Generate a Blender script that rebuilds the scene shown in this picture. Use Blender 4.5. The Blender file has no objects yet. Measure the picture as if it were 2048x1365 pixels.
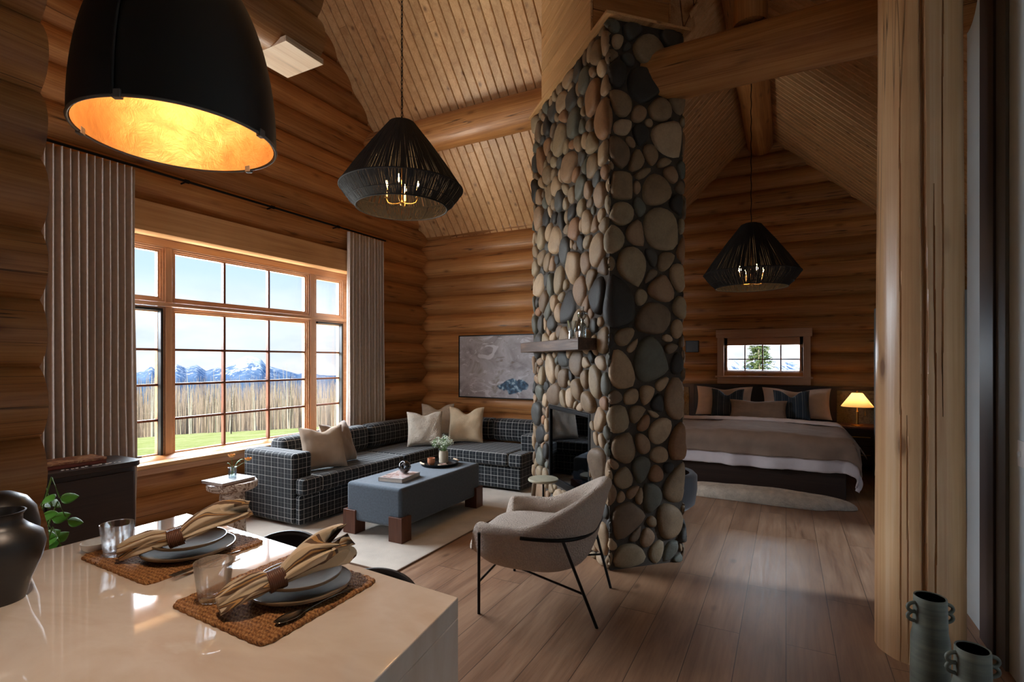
import bpy, math, random
import numpy as np
from mathutils import Vector, Matrix, noise
R = math.radians
SC = bpy.context.scene
COL = SC.collection
random.seed(7)

# ---------------------------------------------------------------- camera, sky, sun, daylight, exposure
cam = bpy.data.cameras.new('camera')
cam.sensor_width = 36.0
cam.lens = 36.0 * 1035.0 / 2048.0
cam.shift_y = (722.0 - 682.5) / 2048.0
cam.clip_end = 6000
cam.clip_start = 0.02
cam_o = bpy.data.objects.new('camera', cam)
COL.objects.link(cam_o)
cam_o.location = (0, 0, 1.5)
cam_o.rotation_euler = (R(90), 0, R(27.9))
SC.camera = cam_o
SC.view_settings.view_transform = 'Standard'
SC.view_settings.look = 'None'
SC.view_settings.gamma = 1
SC.view_settings.use_curve_mapping = False
SC.view_settings.exposure = 0.47
SC.cycles.use_denoising = True
SC.cycles.max_bounces = 9
SC.cycles.diffuse_bounces = 4
SC.cycles.glossy_bounces = 4
SC.cycles.transmission_bounces = 8
SC.cycles.transparent_max_bounces = 16
SC.cycles.sample_clamp_indirect = 4
SC.cycles.caustics_reflective = False
SC.cycles.caustics_refractive = False


def srgb(r, g, b, k=1.0):
    o = []
    for c in (r, g, b):
        c = c / 255.0
        o.append(min(1.0, k * (c / 12.92 if c <= .04045 else ((c + .055) / 1.055) ** 2.4)))
    return (o[0], o[1], o[2], 1.0)


class N:
    """small node-tree helper"""
    def __init__(s, tree):
        s.t = tree

    def n(s, typ, **kw):
        nd = s.t.nodes.new(typ)
        for k, v in kw.items():
            if k.startswith('i_'):
                key = k[2:]
                key = int(key) if key.isdigit() else key.replace('_', ' ')
                s.set(nd, key, v)
            else:
                setattr(nd, k, v)
        return nd

    def set(s, nd, key, v):
        if isinstance(v, bpy.types.NodeSocket):
            s.t.links.new(v, nd.inputs[key])
        elif isinstance(v, bpy.types.Node):
            s.t.links.new(v.outputs[0], nd.inputs[key])
        else:
            nd.inputs[key].default_value = v

    def math(s, op, a, b=None, clamp=False):
        nd = s.t.nodes.new('ShaderNodeMath')
        nd.operation = op
        nd.use_clamp = clamp
        s.set(nd, 0, a)
        if b is not None:
            s.set(nd, 1, b)
        return nd.outputs[0]

    def ramp(s, fac, stops, interp='LINEAR'):
        nd = s.t.nodes.new('ShaderNodeValToRGB')
        cr = nd.color_ramp
        cr.interpolation = interp
        while len(cr.elements) < len(stops):
            cr.elements.new(0.5)
        for e, (p, c) in zip(cr.elements, stops):
            e.position = p
            e.color = c if len(c) == 4 else (*c, 1)
        s.set(nd, 0, fac)
        return nd.outputs[0]

    def mix(s, fac, a, b, blend='MIX'):
        nd = s.t.nodes.new('ShaderNodeMix')
        nd.data_type = 'RGBA'
        nd.blend_type = blend
        s.set(nd, 0, fac)
        s.set(nd, 6, a)
        s.set(nd, 7, b)
        return nd.outputs[2]

    def noise(s, vec, scale, detail=4, rough=.55, dist=0.0):
        nd = s.n('ShaderNodeTexNoise')
        s.set(nd, 'Vector', vec)
        s.set(nd, 'Scale', scale)
        s.set(nd, 'Detail', detail)
        s.set(nd, 'Roughness', rough)
        s.set(nd, 'Distortion', dist)
        return nd.outputs[0]

    def mapping(s, vec, scale=(1, 1, 1), loc=(0, 0, 0), rot=(0, 0, 0)):
        nd = s.n('ShaderNodeMapping')
        s.set(nd, 'Vector', vec)
        s.set(nd, 'Scale', scale)
        s.set(nd, 'Location', loc)
        s.set(nd, 'Rotation', rot)
        return nd.outputs[0]

    def bump(s, h, strength=.3, dist=.01):
        nd = s.n('ShaderNodeBump')
        s.set(nd, 'Height', h)
        s.set(nd, 'Strength', strength)
        s.set(nd, 'Distance', dist)
        return nd.outputs[0]


BW = ((0, 0, 0, 1), (1, 1, 1, 1))

# world: blue sky, white clouds low down
W = bpy.data.worlds.new('sky')
SC.world = W
W.use_nodes = True
w = N(W.node_tree)
W.node_tree.nodes.clear()
tc = w.n('ShaderNodeTexCoord').outputs['Generated']
sep = w.n('ShaderNodeSeparateXYZ', i_0=tc)
grad = w.ramp(w.math('ADD', w.math('MULTIPLY', sep.outputs[2], 1.0), .1), [(0.0, srgb(214, 228, 240)), (.22, srgb(198, 224, 246)), (.5, srgb(158, 202, 240)), (1, srgb(90, 150, 220))])
cn = w.noise(w.mapping(tc, (1, 1, 3.2), (3.1, 1.7, .4)), 3.2, 7, .55)
cl = w.ramp(cn, [(.40, BW[0]), (.56, BW[1])])
low = w.ramp(sep.outputs[2], [(.055, (1, 1, 1, 1)), (.15, (0, 0, 0, 1))])
cshade = w.ramp(w.noise(w.mapping(tc, (1, 1, 3), (8, 2, 1)), 6, 6), [(.35, srgb(214, 219, 228)), (.6, srgb(250, 250, 252))])
cf = w.math('MULTIPLY', w.math('ADD', w.math('MULTIPLY', cl, .55), .45), low)
skyc = w.mix(cf, grad, cshade)
bg = w.n('ShaderNodeBackground', i_0=skyc, i_1=.95)
out = w.n('ShaderNodeOutputWorld', i_0=bg)


def light(name, typ, loc, energy, color=(1, 1, 1), rot=(0, 0, 0), **kw):
    l = bpy.data.lights.new(name, typ)
    l.energy = energy
    l.color = color
    for k, v in kw.items():
        setattr(l, k, v)
    o = bpy.data.objects.new(name, l)
    COL.objects.link(o)
    o.location = loc
    o.rotation_euler = rot
    return o


COOL = (.80, .90, 1.0)
WARM = (1.0, .58, .25)
# the sun comes from behind the kitchen, along the window wall
light('sun', 'SUN', (0, 0, 30), 4.6, (1, .95, .86), (R(52), 0, R(3)), angle=R(1))
# daylight through the big window (faces +x), bedroom window, garden door; then added fill lamps
light('daylight_big_window', 'AREA', (-6.6, 3.3, 3.2), 1150, COOL, (0, R(-74), 0), shape='RECTANGLE', size=2.8, size_y=4.6)
light('daylight_bedroom_window', 'AREA', (-.32, 9.5, 1.7), 22, COOL, (R(-90), 0, 0), shape='RECTANGLE', size=1.2, size_y=.6)
light('daylight_garden_door', 'AREA', (6.5, 4.6, 4.0), 430, (.72, .85, 1.0), (0, R(62), 0), shape='RECTANGLE', size=.9, size_y=.9)
light('ceiling_bounce_fill', 'AREA', (-5.75, 3.4, .0), 330, (1.0, .97, .86), (0, R(-145), 0), shape='RECTANGLE', size=.8, size_y=3.6)  # added lamp in place of ground-bounced daylight, lifts the living room ceiling
light('nook_fill', 'AREA', (-3.95, -1.9, 1.9), 62, (.93, .95, 1.0), (R(90), 0, 0), shape='RECTANGLE', size=1.5, size_y=2.0)  # added fill behind an invented window, brightens curtain and back wall
light('kitchen_fill', 'AREA', (-2.9, -2.6, 1.9), 5, (.95, .95, 1.0), (R(90), 0, 0), shape='RECTANGLE', size=.7, size_y=.9)  # added weak fill from behind the camera, for the counter


# ---------------------------------------------------------------- mesh builder
class MB:
    def __init__(s):
        s.v = []
        s.f = []

    def add(s, vs, fs):
        o = len(s.v)
        s.v += [tuple(p) for p in vs]
        s.f += [tuple(i + o for i in f) for f in fs]
        return s

    def box(s, x0, y0, z0, x1, y1, z1, M=None):
        x0, x1 = min(x0, x1), max(x0, x1)
        y0, y1 = min(y0, y1), max(y0, y1)
        z0, z1 = min(z0, z1), max(z0, z1)
        vs = [Vector(p) for p in ((x0, y0, z0), (x1, y0, z0), (x1, y1, z0), (x0, y1, z0), (x0, y0, z1), (x1, y0, z1), (x1, y1, z1), (x0, y1, z1))]
        if M:
            vs = [M @ p for p in vs]
        return s.add(vs, [(0, 3, 2, 1), (4, 5, 6, 7), (0, 1, 5, 4), (1, 2, 6, 5), (2, 3, 7, 6), (3, 0, 4, 7)])

    def prism(s, poly, z0, z1):
        """poly: ccw xy points"""
        n = len(poly)
        vs = [(x, y, z0) for x, y in poly] + [(x, y, z1) for x, y in poly]
        fs = [tuple(reversed(range(n))), tuple(range(n, 2 * n))]
        fs += [(i, (i + 1) % n, (i + 1) % n + n, i + n) for i in range(n)]
        return s.add(vs, fs)

    def grid(s, fn, nu, nv, cu=False, cv=False):
        vs = [fn(i / (nu if cu else nu - 1), j / (nv if cv else nv - 1)) for i in range(nu) for j in range(nv)]
        fs = []
        for i in range(nu if cu else nu - 1):
            for j in range(nv if cv else nv - 1):
                a, b = i, (i + 1) % nu
                c, d = j, (j + 1) % nv
                fs.append((a * nv + c, b * nv + c, b * nv + d, a * nv + d))
        return s.add(vs, fs)

    def lathe(s, prof, n=32, c=(0, 0, 0), sx=1, sy=1, M=None):
        vs = []
        for r, z in prof:
            for k in range(n):
                a = 2 * math.pi * k / n
                p = Vector((c[0] + r * sx * math.cos(a), c[1] + r * sy * math.sin(a), c[2] + z))
                vs.append(M @ p if M else p)
        m = len(prof)
        fs = [(i * n + k, i * n + (k + 1) % n, (i + 1) * n + (k + 1) % n, (i + 1) * n + k) for i in range(m - 1) for k in range(n)]
        if prof[0][0] > 1e-6:
            fs.append(tuple(reversed(range(n))))
        if prof[-1][0] > 1e-6:
            fs.append(tuple(range((m - 1) * n, m * n)))
        return s.add(vs, fs)

    def tube(s, pts, r, n=8, caps=True, closed=False):
        pts = [Vector(p) for p in pts]
        m = len(pts)
        rr = r if isinstance(r, (list, tuple)) else [r] * m
        up = None
        vs = []
        for i, p in enumerate(pts):
            if closed:
                t = pts[(i + 1) % m] - pts[i - 1]
            else:
                t = pts[min(i + 1, m - 1)] - pts[max(i - 1, 0)]
            t.normalize()
            if up is None:
                up = Vector((0, 0, 1)) if abs(t.z) < .9 else Vector((1, 0, 0))
            a = t.cross(up).normalized()
            b = a.cross(t).normalized()
            up = b
            for k in range(n):
                q = 2 * math.pi * k / n
                vs.append(p + rr[i] * (math.cos(q) * a + math.sin(q) * b))
        fs = []
        for i in range(m if closed else m - 1):
            j = (i + 1) % m
            for k in range(n):
                fs.append((i * n + k, j * n + k, j * n + (k + 1) % n, i * n + (k + 1) % n))
        if caps and not closed:
            fs.append(tuple(range(n)))
            fs.append(tuple(reversed(range((m - 1) * n, m * n))))
        return s.add(vs, fs)

    def build(s, name, mat, parent=None, smooth=None, bevel=0, bseg=3, sub=0, solid=0, M=None, kind=None):
        me = bpy.data.meshes.new(name)
        vs = s.v if M is None else [tuple(M @ Vector(p)) for p in s.v]
        me.from_pydata(vs, [], s.f)
        me.validate()
        me.update()
        if mat:
            me.materials.append(mat)
        if smooth is not None:
            me.polygons.foreach_set('use_smooth', [True] * len(me.polygons))
            if smooth < 179:
                me.set_sharp_from_angle(angle=R(smooth))
        o = bpy.data.objects.new(name, me)
        COL.objects.link(o)
        if parent:
            o.parent = parent
        if solid:
            m = o.modifiers.new('solid', 'SOLIDIFY')
            m.thickness = solid
            m.offset = 0
        if bevel:
            m = o.modifiers.new('bevel', 'BEVEL')
            m.width = bevel
            m.segments = bseg
            m.limit_method = 'ANGLE'
            m.angle_limit = R(40)
            if smooth is None:
                me.polygons.foreach_set('use_smooth', [True] * len(me.polygons))
                m.harden_normals = True
        if sub:
            m = o.modifiers.new('sub', 'SUBSURF')
            m.levels = sub
            m.render_levels = sub
        if kind:
            o['kind'] = kind
        return o


def tag(o, label, cat, group=None, kind=None):
    o['label'] = label
    o['category'] = cat
    if group:
        o['group'] = group
    if kind:
        o['kind'] = kind
    return o


def thing(name, label, cat, loc=(0, 0, 0), rz=0, group=None):
    o = bpy.data.objects.new(name, None)
    o.empty_display_size = .1
    COL.objects.link(o)
    o.location = loc
    o.rotation_euler = (0, 0, rz)
    return tag(o, label, cat, group)


def copy_tree(o, parent=None):
    c = o.copy()
    COL.objects.link(c)
    if parent:
        c.parent = parent
        c.matrix_parent_inverse = o.matrix_parent_inverse
    for ch in list(o.children):
        copy_tree(ch, c)
    return c


def nz(x, y=0, z=0):
    return noise.noise(Vector((x, y, z)))


# ---------------------------------------------------------------- materials
def new_mat(name):
    m = bpy.data.materials.new(name)
    m.use_nodes = True
    nt = m.node_tree
    return m, N(nt), nt.nodes['Principled BSDF']


def plain(name, col, rough=.5, metal=0, var=.08, vscale=8, bump=0, bscale=60, coat=0, spec=.5, sheen=0, bdist=.004, detail=3):
    m, g, p = new_mat(name)
    tcn = g.n('ShaderNodeTexCoord').outputs['Object']
    f = g.noise(tcn, vscale, 4)
    d = tuple(max(0, c * (1 - 2.2 * var)) for c in col[:3]) + (1,)
    l = tuple(min(1, c * (1 + 1.6 * var)) for c in col[:3]) + (1,)
    g.set(p, 'Base Color', g.ramp(f, [(.3, d), (.7, l)]))
    g.set(p, 'Roughness', rough)
    g.set(p, 'Metallic', metal)
    g.set(p, 'Specular IOR Level', spec)
    if coat:
        g.set(p, 'Coat Weight', coat)
        g.set(p, 'Coat Roughness', .08)
    if sheen:
        g.set(p, 'Sheen Weight', sheen)
    if bump:
        g.set(p, 'Normal', g.bump(g.noise(tcn, bscale, detail), bump, bdist))
    return m


def wood(name, axis, stops, along=.55, across=8.0, rough=.42, island=.22, knots=1.0, cracks=1.0, bump=.25, spec=.4, kscale=1.6, coat=0.0, cw=1.0):
    """grain runs along world/object axis 0,1,2 ; every mesh island gets its own offset and tone"""
    m, g, p = new_mat(name)
    tcn = g.n('ShaderNodeTexCoord').outputs['Object']
    rnd = g.n('ShaderNodeNewGeometry').outputs['Random Per Island']
    off = g.n('ShaderNodeCombineXYZ', i_0=g.math('MULTIPLY', rnd, 37.0), i_1=g.math('MULTIPLY', rnd, 91.0), i_2=g.math('MULTIPLY', rnd, 53.0)).outputs[0]
    va = g.n('ShaderNodeVectorMath', operation='ADD', i_0=tcn, i_1=off).outputs[0]

    def mp(a, c):
        sc = [c, c, c]
        sc[axis] = a
        return g.mapping(va, tuple(sc))
    f1 = g.noise(mp(along, across), 1.0, 6, .62, .9)
    f2 = g.noise(mp(along * 2.2, across * 9), 1.0, 3, .6, .2)
    f = g.math('ADD', g.math('MULTIPLY', f1, .6), g.math('MULTIPLY', f2, .4))
    col = g.ramp(f, stops)
    blotch = g.noise(va, 1.7, 3)
    col = g.mix(.35, col, g.ramp(blotch, [(.3, (.55, .5, .45, 1)), (.7, (1, 1, 1, 1))]), 'MULTIPLY')
    h = f2
    if knots:
        kc = [kscale * 2.6] * 3
        kc[axis] = kscale
        kv = g.n('ShaderNodeTexVoronoi', i_Vector=g.mapping(va, tuple(kc)), i_Scale=1.0)
        kd = g.math('ADD', kv.outputs['Distance'], g.math('MULTIPLY', g.noise(va, 30, 2), .03))
        kf = g.ramp(kd, [(.09, (1, 1, 1, 1)), (.14, (.45, .45, .45, 1)), (.24, (0, 0, 0, 1))])
        col = g.mix(g.math('MULTIPLY', kf, .75 * knots), col, srgb(92, 48, 22))
    if cracks:
        cf = g.noise(mp(along * .35, across * 1.1), 1.0, 3, .5, .25)
        ln = g.ramp(g.math('ABSOLUTE', g.math('SUBTRACT', cf, .5)), [(.0, (1, 1, 1, 1)), (.006 * cw, (.8, .8, .8, 1)), (.012 * cw, (0, 0, 0, 1))])
        msk = g.ramp(g.noise(va, .8, 2), [(.46, (0, 0, 0, 1)), (.50, (1, 1, 1, 1))])
        ln = g.math('MULTIPLY', ln, msk)
        col = g.mix(g.math('MULTIPLY', ln, .85 * cracks), col, srgb(45, 24, 12))
        h = g.math('SUBTRACT', f2, g.math('MULTIPLY', ln, 2.0))
    val = g.math('ADD', g.math('MULTIPLY', rnd, 2 * island), 1 - island)
    hs = g.n('ShaderNodeHueSaturation', i_Value=val, i_Color=col, i_Saturation=1.0, i_Hue=.5)
    g.set(p, 'Base Color', hs.outputs[0])
    g.set(p, 'Roughness', rough)
    g.set(p, 'Specular IOR Level', spec)
    if coat:
        g.set(p, 'Coat Weight', coat)
        g.set(p, 'Coat Roughness', .15)
    g.set(p, 'Normal', g.bump(h, bump, .006))
    return m


LOGC = [(.22, srgb(122, 72, 38)), (.40, srgb(164, 108, 60)), (.54, srgb(190, 134, 80)), (.74, srgb(216, 166, 108))]
PINEC = [(.25, srgb(176, 124, 76)), (.45, srgb(212, 164, 112)), (.6, srgb(228, 184, 132)), (.8, srgb(240, 204, 158))]
FIRC = [(.25, srgb(176, 128, 96)), (.5, srgb(204, 160, 126)), (.75, srgb(220, 184, 152))]
POSTC = [(.2, srgb(170, 118, 78)), (.4, srgb(206, 156, 110)), (.55, srgb(222, 178, 132)), (.75, srgb(234, 202, 164))]
log_x = wood('log_wood_x', 0, LOGC, coat=.1, kscale=2.3, knots=.8, cw=.55, across=11, bump=.4)
log_y = wood('log_wood_y', 1, LOGC, coat=.1, kscale=2.3, knots=.8, cw=.55, across=11, bump=.4)
log_z = wood('log_wood_z', 2, POSTC, along=.3, across=6, cracks=.9, cw=.45, island=0, kscale=2.2, coat=.1, rough=.35)
beam_z = wood('beam_wood_z', 2, LOGC)
pine_slope_y = wood('pine_board_y', 1, PINEC, along=.7, across=12, rough=.4, island=.12, knots=.9, cracks=0, kscale=2.6, bump=.1)
pine_slope_x = wood('pine_board_x', 0, PINEC, along=.7, across=12, rough=.4, island=.12, knots=.9, cracks=0, kscale=2.6, bump=.1)
fir_y = wood('fir_trim_y', 1, FIRC, along=.6, across=20, rough=.35, island=.06, knots=0, cracks=0, bump=.08)
fir_z = wood('fir_trim_z', 2, FIRC, along=.6, across=20, rough=.35, island=.06, knots=0, cracks=0, bump=.08)
fir_x = wood('fir_trim_x', 0, FIRC, along=.6, across=20, rough=.35, island=.06, knots=0, cracks=0, bump=.08)
lintel_m = wood('lintel_wood', 1, PINEC, along=.4, across=7, rough=.45, island=.04, knots=.3, cracks=0, bump=.1)
dark_oak = wood('dark_oak', 0, [(.25, srgb(34, 22, 18)), (.6, srgb(58, 40, 32)), (.8, srgb(74, 52, 42))], along=1, across=26, rough=.45, island=.05, knots=0, cracks=0, bump=.15)
dark_oak_y = wood('dark_oak_y', 1, [(.25, srgb(30, 20, 17)), (.6, srgb(52, 37, 31)), (.8, srgb(66, 48, 40))], along=1, across=26, rough=.4, island=.05, knots=0, cracks=0, bump=.15)
mantel_m = wood('mantel_wood', 0, [(.25, srgb(34, 22, 16)), (.5, srgb(84, 60, 44)), (.75, srgb(140, 110, 84))], along=1.2, across=16, rough=.55, island=.02, knots=.4, cracks=.4, bump=.3)
walnut = wood('walnut_block', 2, [(.25, srgb(58, 32, 22)), (.5, srgb(92, 54, 38)), (.75, srgb(118, 74, 54))], along=1.5, across=24, rough=.4, island=.05, knots=0, cracks=0, bump=.05)
# ---------------------------------------------------------------- log walls
def log(mb, ax, a0, a1, c1, c2, r, seed, n=26):
    """one peeled log along axis ax ('x','y','z'), slightly wavy and tapering"""
    L = abs(a1 - a0)
    m = max(3, int(L / .22) + 1)
    tap = random.Random(seed).uniform(-.04, .04)

    def fn(u, v):
        a = a0 + (a1 - a0) * u
        rr = r * (1 + tap * (u - .5) + .035 * nz(a * .9, seed * 3.7, math.cos(2 * math.pi * v)) + .02 * nz(a * 2.5, seed + 4, 2 * math.sin(2 * math.pi * v)))
        q = 2 * math.pi * v
        w1 = .012 * nz(a * .5, seed * 1.3, 5) if ax != 'z' else 0
        p, s_ = rr * math.cos(q) + w1, rr * math.sin(q)
        if ax == 'x':
            return (a, c1 + p, c2 + s_)
        if ax == 'y':
            return (c1 + p, a, c2 + s_)
        return (c1 + p, c2 + s_, a)
    b = MB()
    b.grid(fn, m, n, cv=True)
    k = len(b.v)
    b.f.append(tuple(range(n)))
    b.f.append(tuple(reversed(range(k - n, k))))
    mb.add(b.v, b.f)


P_, RL = .28, .172                  # log pitch and radius
WX, BY, DY = -4.90, 6.35, 8.95      # log centre lines: window wall, living back wall, bedroom back wall


def ceil_l(y):
    return 9.91 - 1.06 * y


# window wall
mb = MB()
k = 0
z = .21 - P_
while z < 6.1:
    y1 = BY + .1 if z < 3.3 else min(BY + .1, (9.91 - z) / 1.06 + .32)
    segs = [(-1.6, y1)]
    if .70 < z < 2.82:
        segs = [(-1.6, 2.16), (4.88, y1)]
    for a, b_ in segs:
        log(mb, 'y', a, b_, WX, z, RL, 10 + k)
        k += 1
    z += P_
mb.build('wall_left', log_y, smooth=50, kind='structure')
# living back wall
mb = MB()
z = .07
while z < 3.5:
    log(mb, 'x', WX - .25, -2.35, BY, z, RL, 60 + k)
    k += 1
    z += P_
mb.build('wall_back', log_x, smooth=50, kind='structure')
# partition between living corner and bedroom
mb = MB()
z = .21 - P_
while z < 3.2:
    log(mb, 'y', BY - .25, DY + .1, -2.6, z, RL, 90 + k)
    k += 1
    z += P_
mb.build('wall_partition', log_y, smooth=50, kind='structure')
# bedroom gable wall
mb = MB()
z = .07
while z < 5.1:
    x0, x1 = -2.8, 2.8
    half = 5.05 - z + .12
    if z > 2.3:
        x0, x1 = max(-2.8, -.36 - half), min(2.8, -.36 + half)
    segs = [(x0, x1)]
    if 1.2 < z < 1.92:
        segs = [(x0, -.90), (.27, x1)]
    for a, b_ in segs:
        log(mb, 'x', a, b_, DY, z, RL, 120 + k)
        k += 1
    z += P_
mb.build('wall_bedroom', log_x, smooth=50, kind='structure')
# near wall on the left: low part ends at y=.95, upper part carries on to y=2.36
mb = MB()
z = .21
while z < 6.1:
    log(mb, 'y', -2.5, .96 if z < 3.42 else 2.36, -2.775, z, RL, 200 + k)
    k += 1
    z += P_
mb.build('wall_near', log_y, smooth=50, kind='structure')
MB().box(-2.95, 2.08, 3.395, -2.615, 2.36, 3.43).build('trim_1', wood('fresh_cut', 1, [(.2, srgb(205, 165, 128)), (.5, srgb(232, 202, 170)), (.8, srgb(246, 228, 206))], cracks=.3, knots=.2), kind='structure')

# plaster wall on the right with its dark door casing
plaster = plain('plaster', srgb(212, 224, 230), .8, var=.01, bump=.05)
MB().box(.95, -2.5, 0, 1.1, 3.98, 6.1).build('wall_right', plaster, kind='structure')
casing_m = plain('dark_casing', srgb(62, 50, 48), .5, var=.03)
mb = MB()
mb.box(.925, 3.45, 0, .95, 3.66, 6.0)
mb.build('trim_2', casing_m, kind='structure', bevel=.004)
mb = MB().box(.935, 3.32, 0, .95, 3.45, 6.0)
mb.build('trim_3', plain('grey_casing', srgb(112, 110, 108), .6, var=.02), kind='structure', bevel=.003)
# bedroom right wall with a glazed garden door hidden behind the post
mb = MB()
mb.box(2.5, 3.5, 0, 2.65, 3.8, 6.1)
mb.box(2.5, 5.3, 0, 2.65, 9.1, 6.1)
mb.box(2.5, 3.8, 2.2, 2.65, 5.3, 6.1)
mb.box(1.1, 3.62, 0, 2.65, 3.8, 6.1)
mb.build('wall_bedroom_right', plaster, kind='structure')
# kitchen rear wall and far left stub, both with window openings added for fill light
mb = MB()
mb.box(-5.1, -2.5, 0, -3.3, -2.35, 6.1)
mb.box(-2.4, -2.5, 0, 1.1, -2.35, 6.1)
mb.box(-3.3, -2.5, 0, -2.4, -2.35, 1.4)
mb.box(-3.3, -2.5, 2.4, -2.4, -2.35, 6.1)
mb.build('wall_kitchen', plaster, kind='structure')
mb = MB()
mb.box(-5.1, -1.75, 0, -4.7, -1.6, 6.1)
mb.box(-3.2, -1.75, 0, -2.9, -1.6, 6.1)
mb.box(-4.7, -1.75, 0, -3.2, -1.6, .9)
mb.box(-4.7, -1.75, 2.9, -3.2, -1.6, 6.1)
mb.build('wall_left_end', plaster, kind='structure')

# floor: wide oak boards along y
m, g, p = new_mat('oak_floor')
tcn = g.n('ShaderNodeTexCoord').outputs['Object']
sp = g.n('ShaderNodeSeparateXYZ', i_0=tcn)
cv = g.n('ShaderNodeCombineXYZ', i_0=sp.outputs[1], i_1=sp.outputs[0]).outputs[0]
br = g.n('ShaderNodeTexBrick', offset=.37, i_Vector=cv, i_Scale=1.0, i_Color1=(0, 0, 0, 1), i_Color2=(1, 1, 1, 1), i_Mortar=(0, 0, 0, 1))
for kk, vv in (('Mortar Size', .0022), ('Mortar Smooth', .2), ('Bias', 0), ('Brick Width', 1.9), ('Row Height', .225)):
    br.inputs[kk].default_value = vv
shift = g.n('ShaderNodeCombineXYZ', i_0=g.math('MULTIPLY', br.outputs[0], 7.0), i_1=g.math('MULTIPLY', br.outputs[0], 19.0)).outputs[0]
va = g.n('ShaderNodeVectorMath', operation='ADD', i_0=tcn, i_1=shift).outputs[0]
n1 = g.noise(g.mapping(va, (7, .8, 1)), 1, 6, .6, 1.2)
n2 = g.noise(g.mapping(va, (60, 2.5, 1)), 1, 3, .6)
n3 = g.noise(g.mapping(tcn, (1, 1, 1)), 1.1, 3)
fc = g.math('ADD', g.math('MULTIPLY', n1, .65), g.math('MULTIPLY', n2, .35))
col = g.ramp(fc, [(.28, srgb(112, 80, 60)), (.48, srgb(152, 116, 90)), (.7, srgb(180, 144, 114))])
col = g.mix(.5, col, g.ramp(br.outputs[0], [(0, (.72, .68, .64, 1)), (1, (1.0, 1.0, 1.0, 1))]), 'MULTIPLY')
kd = g.n('ShaderNodeTexVoronoi', i_Vector=g.mapping(va, (3.2, 1.4, 1)), i_Scale=1.0).outputs['Distance']
col = g.mix(g.math('MULTIPLY', g.ramp(kd, [(.03, BW[1]), (.09, BW[0])]), .6), col, srgb(60, 38, 26))
col = g.mix(g.math('MULTIPLY', br.outputs[1], .8), col, srgb(48, 32, 24))
g.set(p, 'Base Color', col)
g.set(p, 'Roughness', g.ramp(n2, [(.3, (.34, .34, .34, 1)), (.7, (.46, .46, .46, 1))]))
g.set(p, 'Normal', g.bump(g.math('SUBTRACT', n2, g.math('MULTIPLY', br.outputs[1], 2.5)), .18, .004))
MB().box(-5.1, -2.6, -.12, 2.7, 9.1, 0).build('floor', m, kind='structure')

# ---------------------------------------------------------------- ceilings of narrow grooved pine boards
def slope_boards(name, mat, strips, width, dirv, gap=.006):
    """strips: list of (centre, a, b, zfun) ; boards run along dirv ('y' or 'x')"""
    mb = MB()
    for c, a, b_, zf in strips:
        h = width / 2 - gap / 2
        t = .02
        bb = MB()
        prof = [(-h, .008), (-h + .008, 0), (h - .008, 0), (h, .008), (h, t), (-h, t)]
        vs = []
        for q in (a, b_):
            for o_, dz in prof:
                if dirv == 'y':
                    vs.append((c + o_, q, zf(c, q) + dz * 1.4))
                else:
                    vs.append((q, c + o_, zf(q, c) + dz * 1.4))
        m_ = len(prof)
        fs = [(i, (i + 1) % m_, (i + 1) % m_ + m_, i + m_) for i in range(m_)] + [tuple(range(m_)), tuple(range(m_, 2 * m_))]
        mb.add(vs, fs)
    return mb.build(name, mat, kind='structure')


rb = random.Random(3)
st = []
bw = .112
x = -5.05
zl = lambda X_, Y_: ceil_l(Y_)
while x < -.36:
    yb = 6.45 if x < -2.35 else (4.5 - x) / 1.06 + .03
    cut = rb.uniform(4.2, 6.2)
    if cut < yb - .3:
        st += [(x, 3.60, cut - .003, zl), (x, cut, yb, zl)]
    else:
        st.append((x, 3.60, yb, zl))
    x += bw
slope_boards('ceiling_living', pine_slope_y, st, bw, 'y')
zr = lambda X_, Y_: 5.05 - abs(X_ + .36)
st = []
y = 3.6
while y < 9.1:
    xl = max(-2.9, 4.5 - 1.06 * y - .03) if y < 6.3 else -2.9
    if xl < -.4:
        st.append((y, xl, -.36, zr))
    st.append((y, -.36, 2.65, zr))
    y += bw
slope_boards('ceiling_bedroom', pine_slope_x, st, bw, 'x')
# solid roof decks over the boards, flat kitchen ceiling and hidden gable infills
deck = plain('roof_deck', srgb(120, 90, 60), .8)
mb = MB()


def quad(pts, t=.08):
    vs = [Vector(p) for p in pts] + [Vector(p) + Vector((0, 0, t)) for p in pts]
    mb.add(vs, [(0, 1, 2, 3), (7, 6, 5, 4), (0, 4, 5, 1), (1, 5, 6, 2), (2, 6, 7, 3), (3, 7, 4, 0)])


e = .03
quad([(-5.15, 3.55, ceil_l(3.55) + e), (-.36, 3.55, ceil_l(3.55) + e), (-.36, 4.6, ceil_l(4.6) + e), (-5.15, 4.6, ceil_l(4.6) + e)])
quad([(-5.15, 4.6, ceil_l(4.6) + e), (-.36, 4.6, ceil_l(4.6) + e), (-2.2, 6.33, ceil_l(6.33) + e), (-5.15, 6.33, ceil_l(6.33) + e)])
quad([(-5.15, 6.33, ceil_l(6.33) + e), (-2.2, 6.33, ceil_l(6.33) + e), (-2.2, 6.6, ceil_l(6.6) + e), (-5.15, 6.6, ceil_l(6.6) + e)])
quad([(-.36, 4.55, 5.05 + e), (-.36, 9.15, 5.05 + e), (-2.2, 9.15, 3.21 + e), (-2.2, 6.28, 3.21 + e)])
quad([(-2.2, 6.2, 3.21 + e), (-2.2, 9.15, 3.21 + e), (-3.0, 9.15, 2.41 + e), (-3.0, 6.2, 2.41 + e)])
quad([(-.36, 3.55, 5.05 + e), (2.64, 3.55, 2.05 + e), (2.64, 9.15, 2.05 + e), (-.36, 9.15, 5.05 + e)])
mb.build('ceiling_deck', deck, kind='structure')
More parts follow.
